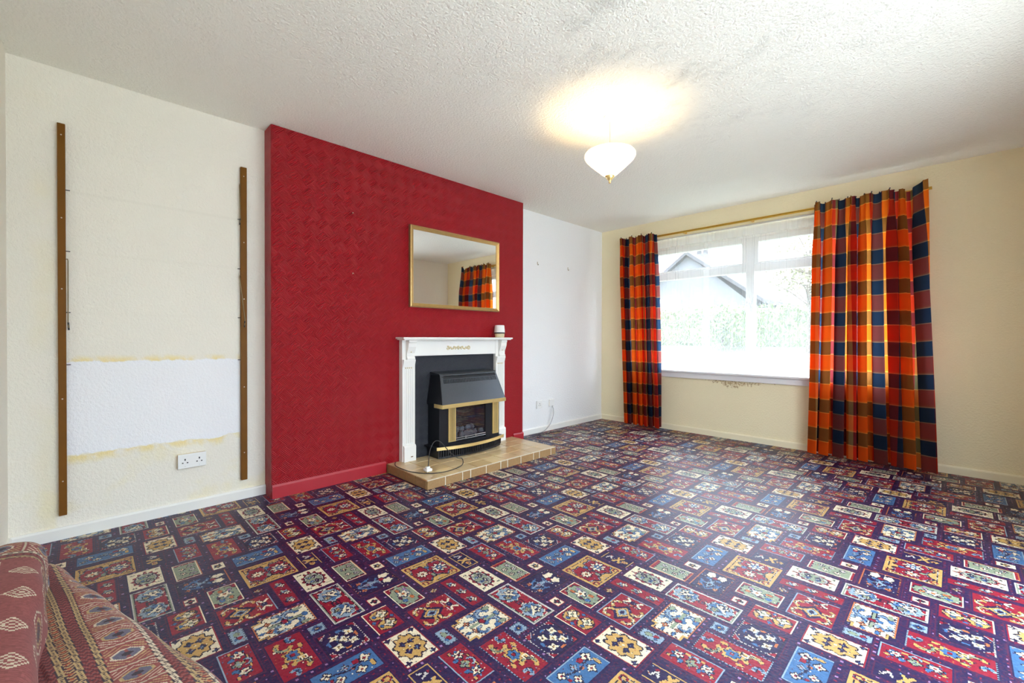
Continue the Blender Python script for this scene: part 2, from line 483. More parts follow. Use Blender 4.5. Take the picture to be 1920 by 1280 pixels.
def bx(x0, x1, y0, y1, z0, z1, bm=None, bevel=0.0, seg=1):
    own = bm is None
    t = bmesh.new()
    bmesh.ops.create_cube(t, size=1)
    for v in t.verts:
        v.co = Vector((x0 + (v.co.x + .5) * (x1 - x0), y0 + (v.co.y + .5) * (y1 - y0), z0 + (v.co.z + .5) * (z1 - z0)))
    if bevel:
        bmesh.ops.bevel(t, geom=t.edges[:] , offset=bevel, segments=seg, affect='EDGES', profile=0.5)
    if own:
        return t
    me = bpy.data.meshes.new('tmp'); t.to_mesh(me); t.free()
    bm.from_mesh(me); bpy.data.meshes.remove(me)
    return bm

def prism(poly, axis, a, b, bm=None):
    """extrude a 2-D outline along an axis; axis 0: (y,z), 1: (x,z), 2: (x,y)"""
    bm = bm or bmesh.new()
    def P(p, t):
        return {0: (t, p[0], p[1]), 1: (p[0], t, p[1]), 2: (p[0], p[1], t)}[axis]
    A = [bm.verts.new(P(p, a)) for p in poly]
    B = [bm.verts.new(P(p, b)) for p in poly]
    bm.faces.new(A); bm.faces.new(B[::-1])
    k = len(poly)
    for i in range(k):
        bm.faces.new((A[i], B[i], B[(i + 1) % k], A[(i + 1) % k]))
    return bm

def lathe(prof, cx, cy, seg=40, bm=None, closed=False):
    bm = bm or bmesh.new()
    rings = []
    for r, z in prof:
        rings.append([bm.verts.new((cx + r * math.cos(2 * math.pi * i / seg), cy + r * math.sin(2 * math.pi * i / seg), z)) for i in range(seg)])
    for a, b in zip(rings, rings[1:]):
        for i in range(seg):
            bm.faces.new((a[i], a[(i + 1) % seg], b[(i + 1) % seg], b[i]))
    if closed:
        bm.faces.new(rings[0][::-1]); bm.faces.new(rings[-1])
    return bm

def smooth_path(pts, n=8):
    P = [Vector(p) for p in pts]
    P = [P[0] * 2 - P[1]] + P + [P[-1] * 2 - P[-2]]
    out = []
    for i in range(1, len(P) - 2):
        for k in range(n):
            t = k / n
            a, b, c, d = P[i - 1], P[i], P[i + 1], P[i + 2]
            out.append(0.5 * ((2 * b) + (c - a) * t + (2 * a - 5 * b + 4 * c - d) * t * t + (3 * b - a - 3 * c + d) * t ** 3))
    out.append(P[-2])
    return out

def tube(pts, r, seg=8, bm=None):
    bm = bm or bmesh.new()
    pts = [Vector(p) for p in pts]
    up = Vector((0.12, 0.31, 0.94)).normalized()
    rings = []
    for i, p in enumerate(pts):
        d = (pts[min(i + 1, len(pts) - 1)] - pts[max(i - 1, 0)]).normalized()
        a = d.cross(up)
        if a.length < 1e-4:
            a = d.cross(Vector((1, 0, 0)))
        a.normalize(); b = d.cross(a).normalized()
        rr = r[i] if isinstance(r, (list, tuple)) else r
        rings.append([bm.verts.new(p + a * rr * math.cos(2 * math.pi * k / seg) + b * rr * math.sin(2 * math.pi * k / seg)) for k in range(seg)])
    for A, B in zip(rings, rings[1:]):
        for k in range(seg):
            bm.faces.new((A[k], A[(k + 1) % seg], B[(k + 1) % seg], B[k]))
    bm.faces.new(rings[0][::-1]); bm.faces.new(rings[-1])
    return bm

def grid_mesh(name, P, uv=None, closed_u=False):
    """P: (nv, nu, 3) array -> quad mesh"""
    nv, nu = P.shape[:2]
    idx = np.arange(nv * nu).reshape(nv, nu)
    if closed_u:
        idx = np.concatenate([idx, idx[:, :1]], 1)
    q = np.stack([idx[:-1, :-1], idx[:-1, 1:], idx[1:, 1:], idx[1:, :-1]], -1).reshape(-1, 4)
    me = bpy.data.meshes.new(name)
    me.vertices.add(nv * nu)
    me.vertices.foreach_set('co', P.reshape(-1).astype(np.float32))
    me.loops.add(q.size)
    me.loops.foreach_set('vertex_index', q.reshape(-1).astype(np.int32))
    me.polygons.add(len(q))
    me.polygons.foreach_set('loop_start', np.arange(0, q.size, 4, dtype=np.int32))
    me.update(calc_edges=True)
    if uv is not None:
        L = me.uv_layers.new(name='cloth')
        L.data.foreach_set('uv', uv.reshape(-1, 2)[q.reshape(-1)].reshape(-1).astype(np.float32))
    return me, q

def face_colours(me, cols):
    a = me.attributes.new('yarn', 'FLOAT_COLOR', 'FACE')
    c = np.ones((len(cols), 4), np.float32); c[:, :3] = cols
    a.data.foreach_set('color', c.reshape(-1))

# ------------------------------------------------------------------ carpet design (one half-drop repeat, woven block by block)
PAL = np.array([
    (0.012, 0.008, 0.048),   # 0 navy
    (0.21, 0.006, 0.022),   # 1 crimson
    (0.60, 0.52, 0.36),      # 2 cream
    (0.42, 0.25, 0.075),     # 3 gold
    (0.035, 0.105, 0.23),    # 4 mid blue
    (0.19, 0.26, 0.32),      # 5 grey blue
    (0.19, 0.225, 0.15),     # 6 sage
    (0.058, 0.008, 0.038),   # 7 plum
    (0.36, 0.105, 0.036),    # 8 rust
    (0.010, 0.008, 0.026),   # 9 ink
    (0.43, 0.40, 0.36),      # 10 grey cream
    (0.25, 0.14, 0.27),      # 11 mauve
], np.float64)
RES = 0.002
TW, TH = 0.998, 1.034
NX, NY = int(round(TW / RES)), int(round(TH / RES))

class Block:
    def __init__(s, w, h, field):
        s.w, s.h = w, h
        nx, ny = int(round(w / RES)), int(round(h / RES))
        s.X, s.Y = np.meshgrid((np.arange(nx) + .5) * RES - nx * RES / 2, (np.arange(ny) + .5) * RES - ny * RES / 2, indexing='ij')
        s.a = np.full(s.X.shape, field, np.int16)
        s.w, s.h = nx * RES, ny * RES
    def edge(s, d0, d1, c, dash=0):
        d = np.minimum(s.w / 2 - np.abs(s.X), s.h / 2 - np.abs(s.Y))
        m = (d >= d0) & (d < d1)
        if dash:
            m &= ((np.floor((s.X + s.Y + 5) / dash) % 2) == 0)
        s.a[m] = c
        return s
    def ell(s, x, y, rx, ry, c, wav=0, k=8, ph=0, rot=0):
        dx, dy = s.X - x, s.Y - y
        if rot:
            dx, dy = dx * math.cos(rot) + dy * math.sin(rot), -dx * math.sin(rot) + dy * math.cos(rot)
        t = np.arctan2(dy / ry, dx / rx)
        r = np.hypot(dx / rx, dy / ry)
        s.a[r < 1 + wav * np.cos(k * t + ph)] = c
        return s
    def dia(s, x, y, rx, ry, c):
        s.a[np.abs(s.X - x) / rx + np.abs(s.Y - y) / ry < 1] = c
        return s
    def rect(s, x0, x1, y0, y1, c):
        s.a[(s.X > x0) & (s.X < x1) & (s.Y > y0) & (s.Y < y1)] = c
        return s
    def line(s, pts, r, c):
        for (x0, y0), (x1, y1) in zip(pts, pts[1:]):
            dx, dy = x1 - x0, y1 - y0
            L = dx * dx + dy * dy + 1e-12
            t = np.clip(((s.X - x0) * dx + (s.Y - y0) * dy) / L, 0, 1)
            s.a[np.hypot(s.X - x0 - t * dx, s.Y - y0 - t * dy) < r] = c
        return s
    def arc(s, x, y, R, a0, a1, r, c, c2=None, sy=1.0):
        n = 12
        p = [(x + R * math.cos(math.radians(a0 + (a1 - a0) * i / n)), y + sy * R * math.sin(math.radians(a0 + (a1 - a0) * i / n))) for i in range(n + 1)]
        s.line(p, r, c)
        if c2 is not None:
            s.line(p[2:-2], r * .45, c2)
        return s
    def flower(s, x, y, r, c, cc, out=None, k=5, ph=0):
        if out is not None:
            s.ell(x, y, r * 1.2, r * 1.2, out, 0.25, k, ph)
        s.ell(x, y, r, r, c, 0.28, k, ph)
        s.ell(x, y, r * .35, r * .35, cc)
        return s

def blocks():
    B = {}
    # gold medallion on cream
    b = Block(.172, .123, 2); b.edge(0, .004, 1)
    b.ell(0, 0, .066, .049, 9, .10, 10).ell(0, 0, .061, .045, 3, .10, 10)
    for sx in (-1, 1):
        for sy in (-1, 1):
            b.flower(sx * .021, sy * .015, .011, 0, 4, None, 4); b.flower(sx * .070, sy * .046, .009, 0, 4, None, 4)
    b.ell(0, 0, .005, .005, 2); B['gold'] = (b, 0, 0)
    b = Block(.079, .045, 5); b.edge(0, .003, 9, .006).edge(0.003, .006, 5); b.ell(-.012, 0, .014, .010, 6).ell(.014, .004, .010, .010, 1).ell(.018, -.008, .008, .006, 4); B['miniteal'] = (b, .046, .113)
    # crimson with dark lozenge and tan horns
    b = Block(.142, .176, 1); b.edge(0, .003, 5)
    b.dia(0, -.022, .045, .052, 0).dia(0, -.022, .031, .036, 3).dia(0, -.022, .020, .024, 5).dia(0, -.022, .010, .013, 0)
    for sx in (-1, 1):
        b.arc(sx * .036, -.050, .022, 90 if sx > 0 else 90, 290 if sx < 0 else -110, .007, 3, 2)
        b.arc(sx * .040, .010, .020, 250, 90 if sx < 0 else 410, .007, 3, 2)
        b.line([(sx * .012, .058), (sx * .030, .075)], .005, 2).line([(sx * .012, .058), (sx * .034, .046)], .005, 2)
    b.ell(0, .058, .013, .011, 0).rect(-.036, .036, .036, .041, 10).ell(0, .038, .008, .006, 8); B['reddia'] = (b, -.095, .175)
    # blue-grey tree on cream
    b = Block(.134, .188, 2); b.edge(0, .004, 8).edge(.004, .008, 0, .008)
    b.a[(np.abs(b.X) > .045) & (b.Y < -.060)] = 3; b.a[(np.abs(b.X) > .053) & (b.Y < -.068)] = 0
    for sx in (-1, 1):
        b.arc(sx * .028, .030, .024, 0, 250 * sx, .010, 4, 5); b.arc(sx * .036, -.020, .018, 180, 180 + 220 * sx, .008, 5, 4)
        b.flower(sx * .024, -.050, .010, 8, 2, 0, 4); b.ell(sx * .048, .060, .010, .016, 6).ell(sx * .02, -.075, .008, .012, 4)
    b.line([(0, -.05), (0, .07)], .006, 6).ell(0, .002, .016, .013, 0).ell(0, .002, .012, .010, 1).ell(0, .072, .014, .010, 4); B['tree'] = (b, .072, .253)
    b = Block(.047, .051, 5); b.edge(0, .003, 9, .005); b.dia(0, 0, .019, .021, 4).dia(0, 0, .011, .012, 0).ell(0, 0, .005, .005, 3); B['ministar'] = (b, .192, .326)
    # long block with two stepped blue cartouches
    b = Block(.255, .115, 1); b.edge(0, .004, 10).edge(.004, .007, 6).edge(.007, .010, 10)
    for s in (-1, 1):
        b.ell(s * .066, 0, .050, .043, 2, .08, 8).ell(s * .066, 0, .047, .040, 5, .08, 8).ell(s * .058, .004, .030, .027, 4, .15, 6)
        b.flower(s * .075, .012, .016, 2, 0, 9, 5).flower(s * .052, -.014, .012, 6, 8, 0, 5).line([(s * .045, .02), (s * .09, -.018)], .004, 2)
        b.ell(s * .112, .040, .008, .008, 0)
    b.rect(-.013, .013, -.016, .016, 9).rect(-.010, .010, -.013, .013, 1).dia(0, 0, .008, .008, 7); B['long2'] = (b, .089, .437)
    # navy with cream flowers, crimson corners
    b = Block(.138, .131, 0)
    b.a[(np.abs(b.X) + np.abs(b.Y)) > .104] = 1
    b.a[np.abs(np.abs(b.X) + np.abs(b.Y) - .102) < .002] = 10
    b.edge(0, .004, 9).edge(0, .003, 10, .006)
    for x, y in ((-.026, .030), (.028, .026), (-.022, -.022), (.030, -.026), (.002, .004)):
        b.flower(x, y, .014, 2, 3, 5, 4, x * 90)
    b.ell(.0, .046, .012, .006, 8).ell(-.048, .004, .007, .012, 4).ell(.052, .0, .006, .012, 8).ell(0, -.046, .014, .006, 4); B['navyfl'] = (b, .310, .369)
    # crimson with S scrolls
    b = Block(.211, .114, 1); b.edge(0, .003, 9).edge(0, .003, 5, .006)
    b.ell(0, 0, .034, .028, 3, .2, 6).ell(0, 0, .023, .019, 4, .15, 6).ell(0, 0, .008, .008, 1)
    for s in (-1, 1):
        b.arc(s * .062, s * .010, .024, 40 if s > 0 else 220, 230 if s > 0 else 410, .008, 3, 6)
        b.arc(s * .086, -s * .020, .013, 200 if s > 0 else 20, 30 if s > 0 else -150, .007, 5, 4)
        b.ell(s * .035, -s * .034, .013, .007, 3).ell(s * .050, s * .040, .006, .004, 2)
    b.rect(.020, .044, .014, .034, 2).rect(.025, .039, .019, .029, 3); B['redS'] = (b, .272, .221)
    # crimson with flower sprays
    b = Block(.173, .092, 1); b.edge(0, .003, 5)
    for s in (-1, 1):
        b.flower(s * .048, .004, .018, 4, 0, None, 6).flower(s * .046, .006, .013, 2, 1, 9, 5).ell(s * .068, -.016, .009, .006, 3).ell(s * .030, -.018, .008, .010, 4)
        b.ell(s * .024, .026, .010, .005, 3)
    b.flower(0, -.004, .014, 6, 5, 3, 4).arc(0, .016, .014, 0, 180, .004, 5); B['redfl'] = (b, .194, .087)
    # mid blue with sprigs
    b = Block(.101, .194, 4); b.edge(0, .003, 5)
    for x, y, r in ((-.020, .062, .015), (.022, .036, .013), (-.018, -.004, .010), (.020, -.030, .012), (-.022, -.058, .012), (.014, -.076, .010)):
        b.flower(x, y, r, 2 if r > .011 else 5, 1, 0, 4)
    b.ell(.016, .074, .016, .008, 3).ell(-.022, .034, .010, .012, 1).ell(.0, .016, .008, .006, 8).ell(.006, -.052, .009, .006, 1).line([(-.02, -.058), (.0, .0), (-.01, .06)], .002, 0); B['blue'] = (b, -.036, .838)
    # crimson, two tan rounds
    b = Block(.142, .100, 1); b.edge(0, .003, 2)
    for s in (-1, 1):
        b.ell(s * .033, 0, .031, .036, 9).ell(s * .033, 0, .028, .033, 3, .06, 6).flower(s * .033, .008, .017, 2, 6, 9, 4).ell(s * .033, -.020, .010, .006, 4)
    b.ell(0, 0, .006, .006, 2).dia(0, .034, .010, .010, 4).dia(0, -.034, .010, .010, 4); B['circ2'] = (b, .310, .519)
    b = Block(.054, .045, 2); b.edge(0, .003, 1); b.flower(0, 0, .013, 9, 1, None, 4).ell(0, 0, .006, .006, 1); B['miniwhite'] = (b, .186, .546)
    # sage cartouche, crimson corners
    b = Block(.157, .101, 1); b.ell(0, 0, .074, .052, 9, .06, 12).ell(0, 0, .071, .049, 6, .06, 12); b.edge(0, .004, 2)
    b.flower(-.010, 0, .020, 2, 8, 4, 5).ell(.030, .016, .014, .009, 8).ell(-.042, -.010, .013, .009, 8).ell(.036, -.016, .013, .010, 4).ell(-.036, .020, .010, .008, 11).ell(.010, -.024, .012, .006, 7); B['green'] = (b, .229, .655)
    # narrow crimson with three sprigs
    b = Block(.219, .060, 1); b.edge(0, .003, 7)
    for x in (-.068, 0, .068):
        b.flower(x, 0, .014, 5, 0, None, 5).flower(x + .010, .006, .009, 2, 4, 9, 4).ell(x - .014, -.006, .008, .006, 6).ell(x + .006, -.014, .008, .004, 0)
    B['red3'] = (b, .369, .832)
    # cream with oval
    b = Block(.171, .112, 2)
    b.ell(0, 0, .062, .043, 1, .10, 12).ell(0, 0, .055, .037, 9).ell(0, 0, .052, .034, 10).ell(0, 0, .046, .029, 6, .08, 8)
    for s in (-1, 1):
        b.flower(s * .020, .006, .011, 0, 2, 10, 4).flower(s * .018, -.012, .008, 4, 2, None, 4)
        for y in (-.036, -.044, .036, .044):
            b.dia(s * .066, y, .005, .004, 6)
        b.ell(s * .072, 0, .006, .004, 1)
    B['cream'] = (b, .353, -.079)
    # navy with cream bird and branches
    b = Block(.137, .184, 0); b.edge(0, .004, 7).edge(.004, .006, 9).edge(.006, .009, 8).edge(.009, .011, 0)
    b.ell(-.022, .052, .016, .024, 2, .12, 5).ell(.024, .048, .018, .020, 2, .12, 5).ell(.0, .030, .010, .012, 1)
    for s in (-1, 1):
        b.arc(s * .024, -.004, .020, 90, 90 + 200 * s, .006, 4, 5); b.line([(0, -.070), (s * .030, -.040), (s * .040, -.010)], .005, 4)
        b.flower(s * .030, -.056, .009, 8, 2, 5, 5)
    b.ell(0, -.030, .012, .018, 5).ell(0, -.030, .007, .011, 1).line([(0, -.07), (0, .02)], .003, 5); B['branch'] = (b, .060, .610)
    # sage with three rosettes, crimson ends
    b = Block(.166, .092, 6); b.rect(-.09, -.068, -.05, .05, 1).rect(.068, .09, -.05, .05, 1).rect(-.070, -.066, -.05, .05, 2).rect(.066, .070, -.05, .05, 2); b.edge(0, .003, 8).edge(.003, .005, 2)
    for x, y in ((-.040, .018), (0, .020), (.040, .018), (-.022, -.016), (.024, -.016)):
        b.flower(x, y, .010, 10 if y > 0 else 2, 1, 9, 5)
    B['green3'] = (b, .394, .056)
    b = Block(.064, .050, 2); b.edge(0, .003, 1); b.flower(0, 0, .014, 9, 1, None, 5).ell(0, 0, .007, .006, 3); B['minicream'] = (b, -.054, .682)
    # gold ground, crimson double medallion
    b = Block(.187, .191, 3)
    for y in (-.042, .042):
        b.ell(0, y, .068, .050, 9, .10, 7).ell(0, y, .064, .046, 5, .10, 7).ell(0, y, .060, .043, 1, .10, 7)
    b.flower(0, .042, .028, 2, 0, 0, 8).flower(0, .042, .017, 4, 2, None, 6).flower(0, -.044, .020, 2, 8, 9, 8).ell(.034, -.010, .014, .008, 6).ell(-.036, .0, .012, .008, 4)
    b.edge(0, .012, 3).edge(.012, .014, 10)
    for s in (-1, 1):
        for t in (-1, 1):
            b.arc(s * .072, t * .074, .012, 0, 270, .003, 1)
    B['goldred'] = (b, .149, .834)
    # small navy with gold
    b = Block(.132, .071, 0); b.edge(0, .003, 3)
    b.line([(-.01, -.020), (.02, .022)], .007, 3).line([(.02, -.022), (-.004, .020)], .006, 3).ell(.040, .0, .016, .012, 3).ell(.036, .0, .008, .006, 8)
    b.line([(-.050, -.014), (-.036, .016), (-.026, -.010)], .004, 10).ell(-.040, .018, .008, .005, 1); B['navygold'] = (b, .176, -.038)
    b = Block(.049, .034, 7); b.edge(0, .003, 9); b.flower(0, 0, .010, 3, 4, 5, 4); B['mininavy'] = (b, .288, .757)
    return B

def make_tile():
    T = np.zeros((NX, NY), np.int16)
    ix, iy = np.meshgrid(np.arange(NX), np.arange(NY), indexing='ij')
    # ground: navy with plum flecks and small four-dot motifs
    P = 11
    u, v = ix % P, iy % P
    T[(rng.random(T.shape) < .22)] = 7
    four = ((np.abs(u - 4) == 1) & (np.abs(v - 4) == 1)) | ((u == 4) & (v == 4))
    par = ((ix // P + iy // P) % 2) == 0
    T[four & par] = 11
    T[((np.abs(u - 4) <= 1) & (v == 4) | (np.abs(v - 4) <= 1) & (u == 4)) & ~par] = 1
    for name, (b, cx, cy) in blocks().items():
        # dark drawn outlines where two yarns meet inside a block, and stray flecks of the neighbouring yarn
        A = b.a.copy()
        e = np.zeros(A.shape, bool)
        e[1:] |= A[1:] != A[:-1]; e[:, 1:] |= A[:, 1:] != A[:, :-1]
        d = np.minimum(b.w / 2 - np.abs(b.X), b.h / 2 - np.abs(b.Y))
        e &= (d > .007) & (rng.random(A.shape) < .75)
        b.a[e] = 9
        fl = (rng.random(A.shape) < .03) & (d > .006)
        b.a[fl] = rng.choice([2, 4, 5, 7, 9, 8], size=int(fl.sum()))
        nx, ny = b.a.shape
        for k in (0, 1):
            x0 = int(round((cx + k * TW / 2) / RES - nx / 2)); y0 = int(round((cy + k * TH / 2) / RES - ny / 2))
            # plum keyline round every block
            xs = np.arange(x0 - 3, x0 + nx + 3) % NX; ys = np.arange(y0 - 3, y0 + ny + 3) % NY
            T[np.ix_(xs, ys)] = 7
            xs = np.arange(x0 - 2, x0 + nx + 2) % NX; ys = np.arange(y0 - 2, y0 + ny + 2) % NY
            T[np.ix_(xs, ys)] = 0
            xs = np.arange(x0, x0 + nx) % NX; ys = np.arange(y0, y0 + ny) % NY
            T[np.ix_(xs, ys)] = b.a
    return T

TILE = make_tile()

def carpet_colour(x, y):
    i = np.floor(((x - 1.924) % TW) / RES).astype(int) % NX
    j = np.floor(((y + 3.982) % TH) / RES).astype(int) % NY
    return PAL[TILE[i, j]]

# ------------------------------------------------------------------ the room
def build_floor():
    xs = np.arange(0.0, W + 0.002, 0.0042)
    ys = [YB]
    while ys[-1] < 0:
        y = ys[-1]
        ys.append(y + (0.0040 if y < -2.6 else 0.0040 + 0.0032 * min(1, (y + 2.6) / 1.6)))
    ys = np.array(ys); ys[-1] = 0
    X, Y = np.meshgrid(xs, ys)
    Z = (rng.random(X.shape) - 0.5) * 0.0013
    me, q = grid_mesh('floor', np.stack([X, Y, Z], -1))
    cx = (xs[:-1] + xs[1:]) / 2; cy = (ys[:-1] + ys[1:]) / 2
    CX, CY = np.meshgrid(cx, cy)
    col = carpet_colour(CX.ravel(), CY.ravel()) * (0.86 + 0.28 * rng.random(CX.size))[:, None]
    face_colours(me, col)
    o = link_mesh('floor', me, M_CARPET)
    tag(o, 'fitted patterned carpet of crimson navy cream and gold oriental blocks', None, None, 'structure')
build_floor()

def struct(name, bm, mat, label, parent=None):
    o = obj(name, bm, mat, parent)
    return tag(o, label, None, None, 'structure')

struct('ceiling', bx(-.2, W + .2, YB - .2, .32, H, H + .15), M_CEIL, 'textured white ceiling with grey sooty smudges')
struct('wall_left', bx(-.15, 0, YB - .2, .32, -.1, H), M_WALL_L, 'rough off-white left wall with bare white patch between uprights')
wr = bmesh.new()
bx(W, W + .2, YB - .2, DY0, -.1, H, wr); bx(W, W + .2, DY1, .32, -.1, H, wr); bx(W, W + .2, DY0, DY1, DZ1, H, wr); bx(W, W + .2, DY0, DY1, -.1, .02, wr)
struct('wall_right', wr, M_WALL, 'plain off-white right wall beside the camera')
struct('wall_back', bx(0, W, YB - .15, YB, -.1, H), M_WALL, 'plain off-white wall behind the sofa')
wb = bmesh.new()
WT = 0.30
bx(0, WX0, 0, WT, -.1, H, wb); bx(WX1, W, 0, WT, -.1, H, wb); bx(WX0, WX1, 0, WT, -.1, WZ0 - .03, wb); bx(WX0, WX1, 0, WT, WZ1, H, wb)
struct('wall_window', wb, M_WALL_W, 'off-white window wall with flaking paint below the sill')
cb = prism([(0, CY0), (CD - .006, CY0), (CD, CY0 + .006), (CD, CY1 - .006), (CD - .006, CY1), (0, CY1)], 2, 0.0, H - .003)
struct('wall_chimney', cb, M_RED, 'projecting chimney breast papered in ribbed crimson anaglypta')
struct('floor_slab', bx(-.15, W + .15, YB - .15, .3, -.2, -.012), M_GROUT, 'concrete slab under the carpet')

def skirting(name, poly, axis, a, b, mat, label):
    struct(name, prism(poly, axis, a, b), mat, label)
SH = 0.062
def prof(x, s):   # section of the skirting from wall coordinate x towards s
    return [(x, 0), (x + s * .014, 0), (x + s * .014, SH - .010), (x + s * .009, SH), (x, SH)]
skirting('baseboard_left', prof(0, 1), 1, YB, CY0, M_SKIRT, 'white skirting along the left alcove')
skirting('baseboard_alcove', prof(0, 1), 1, CY1, 0, M_SKIRT, 'white skirting between chimney breast and window wall')
skirting('baseboard_window', prof(0, -1), 0, 0.014, W, M_SKIRTC, 'skirting below the window, tinted cream for warm lamplight')
skirting('baseboard_right', prof(W, -1), 1, DY1, -.014, M_SKIRT, 'white skirting on the right wall')
skirting('baseboard_back', prof(YB, 1), 0, 0.014, W - .014, M_SKIRT, 'white skirting behind the sofa')
skirting('baseboard_chimney', [(CD, 0), (CD + .012, 0), (CD + .012, .075), (CD + .006, .088), (CD, .088)], 1, CY0 + .002, -3.118, M_REDGLOSS, 'red skirting on the chimney breast left of the hearth')
skirting('baseboard_chimney_end', [(CD, .0), (CD + .012, .0), (CD + .012, .075), (CD + .006, .088), (CD, .088)], 1, -1.742, CY1 - .002, M_REDGLOSS, 'short red skirting on the chimney breast right of the hearth')

# ------------------------------------------------------------------ window
def build_window():
    w = thing('window_1', ((WX0 + WX1) / 2, .2, WZ0), 'wide white casement window with two top lights and net curtain', None, None, 'structure')
    y0, y1 = 0.145, 0.215
    m = 0.055
    obj('frame_jamb', bx(WX0, WX0 + m, y0, y1, WZ0, WZ1, bevel=.004), M_PVC, w)
    obj('frame_jamb', bx(WX1 - m, WX1, y0, y1, WZ0, WZ1, bevel=.004), M_PVC, w)
    obj('frame_head', bx(WX0 + m, WX1 - m, y0, y1, WZ1 - .10, WZ1, bevel=.004), M_PVC, w)
    obj('frame_bottom', bx(WX0 + m, WX1 - m, y0, y1, WZ0, WZ0 + .07, bevel=.004), M_PVC, w)
    ML, MR_ = 1.672, 1.752
    obj('mullion', bx(ML, MR_, y0 - .004, y1, WZ0 + .07, WZ1 - .10, bevel=.004), M_PVC, w)
    ZT0, ZT1 = 1.722, 1.80
    for a, b in ((WX0 + m, ML), (MR_, WX1 - m)):
        obj('transom', bx(a, b, y0, y1, ZT0, ZT1, bevel=.004), M_PVC, w)
        # opening top light
        t0, t1 = ZT1, WZ1 - .10
        s = obj('top_light', bx(a, a + .04, y0 - .012, y1 - .02, t0, t1, bevel=.004), M_PVC, w)
        q = bmesh.new()
        bx(b - .04, b, y0 - .012, y1 - .02, t0, t1, q, .004); bx(a + .04, b - .04, y0 - .012, y1 - .02, t1 - .05, t1, q, .004); bx(a + .04, b - .04, y0 - .012, y1 - .02, t0, t0 + .022, q, .004)
        obj('sash_rail', q, M_PVC, s)
        obj('pane', bx(a + .04, b - .04, y1 - .046, y1 - .042, t0 + .022, t1 - .05), M_GLASS, s)
        obj('pane', bx(a, b, y1 - .046, y1 - .042, WZ0 + .07, ZT0), M_GLASS, w)
    # inner sill board with rounded nose and apron
    nose = [(WT - .08, WZ0 - .03), (-.045, WZ0 - .03), (-.055, WZ0 - .024), (-.058, WZ0 - .015), (-.055, WZ0 - .006), (-.045, WZ0), (WT - .08, WZ0)]
    obj('window_sill', prism(nose, 0, .335, 3.06), M_SILL, w)
    obj('sill_apron', bx(.335, 3.06, -.030, -.0005, WZ0 - .085, WZ0 - .030, bevel=.003), M_SILL, w)
    obj('outer_sill', bx(WX0, WX1, .215, .42, WZ0 - .05, WZ0 - .005), M_SILL, w)
build_window()

def build_fill_doors():  # invented opening out of view, admits daylight to fill the dark side
    d = thing('fill_door_1', (W + .1, (DY0 + DY1) / 2, .02), 'unseen white framed glazed doors added in the right wall for daylight fill', None, None, 'structure')
    x0, x1 = W + .06, W + .12
    obj('fill_door_head', bx(x0, x1, DY0, DY1, DZ1 - .06, DZ1, bevel=.004), M_PVC, d)
    obj('fill_door_threshold', bx(x0, x1, DY0, DY1, .02, .06, bevel=.004), M_PVC, d)
    for y in (DY0, DY1 - .05):
        obj('fill_door_jamb', bx(x0, x1, y, y + .05, .06, DZ1 - .06, bevel=.004), M_PVC, d)
    mid = (DY0 + DY1) / 2
    for a, b in ((DY0 + .05, mid), (mid, DY1 - .05)):
        q = bmesh.new()
        bx(x0 + .005, x1 - .005, a, a + .06, .06, DZ1 - .06, q, .003); bx(x0 + .005, x1 - .005, b - .06, b, .06, DZ1 - .06, q, .003)
        bx(x0 + .005, x1 - .005, a + .06, b - .06, .06, .16, q, .003); bx(x0 + .005, x1 - .005, a + .06, b - .06, DZ1 - .13, DZ1 - .06, q, .003)
        lf = obj('fill_door_leaf', q, M_PVC, d)
        obj('pane', bx(x0 + .028, x0 + .032, a + .06, b - .06, .16, DZ1 - .13), M_GLASS, lf)
build_fill_doors()

# ------------------------------------------------------------------ curtains
def fold_mesh(name, x0t, x1t, x0b, x1b, zt, zb, yc, folds, amp_t, amp_b, cloth_w, seed, nu=260, nv=70, pleats=0, ztop_fn=None, uoff=0.0, ybend=0.0, hem=0.0):
    r = np.random.default_rng(seed)
    u = np.linspace(0, 1, nu); v = np.linspace(0, 1, nv) ** 1.15      # v = 0 at the heading
    U, V = np.meshgrid(u, v)
    # irregular fold phase
    ph = np.cumsum(np.concatenate([[0], 0.65 + 0.7 * r.random(folds)])); ph /= ph[-1]
    PH = np.interp(U, ph, np.arange(folds + 1))
    am = np.interp(U, np.linspace(0, 1, folds + 1), 0.7 + 0.6 * r.random(folds + 1))
    s = np.clip(V / 0.22, 0, 1); s = s * s * (3 - 2 * s)
    A = (amp_t + (amp_b - amp_t) * s) * am
    drift = 0.12 * np.sin(2.1 * V + U * 5 + seed)
    y = yc + A * np.cos(2 * np.pi * (PH + drift * V)) + ybend * U
    y += 0.35 * A * np.cos(4 * np.pi * (PH + drift * V) + 1.1)
    if pleats:
        y += (1 - s) * 0.011 * np.cos(2 * np.pi * PH * pleats)
    x = (x0t + (x1t - x0t) * U) * (1 - V) + (x0b + (x1b - x0b) * U) * V
    x += 0.55 * A * np.sin(4 * np.pi * (PH + drift * V))
    zt_ = zt + (ztop_fn(U) if ztop_fn else 0)
    zb_ = zb + hem * np.cos(2 * np.pi * PH)
    z = zt_ + (zb_ - zt_) * V
    P = np.stack([x, y, z], -1)
    UV = np.stack([U * cloth_w + uoff, (1 - V) * (zt - zb)], -1)
    return P, UV

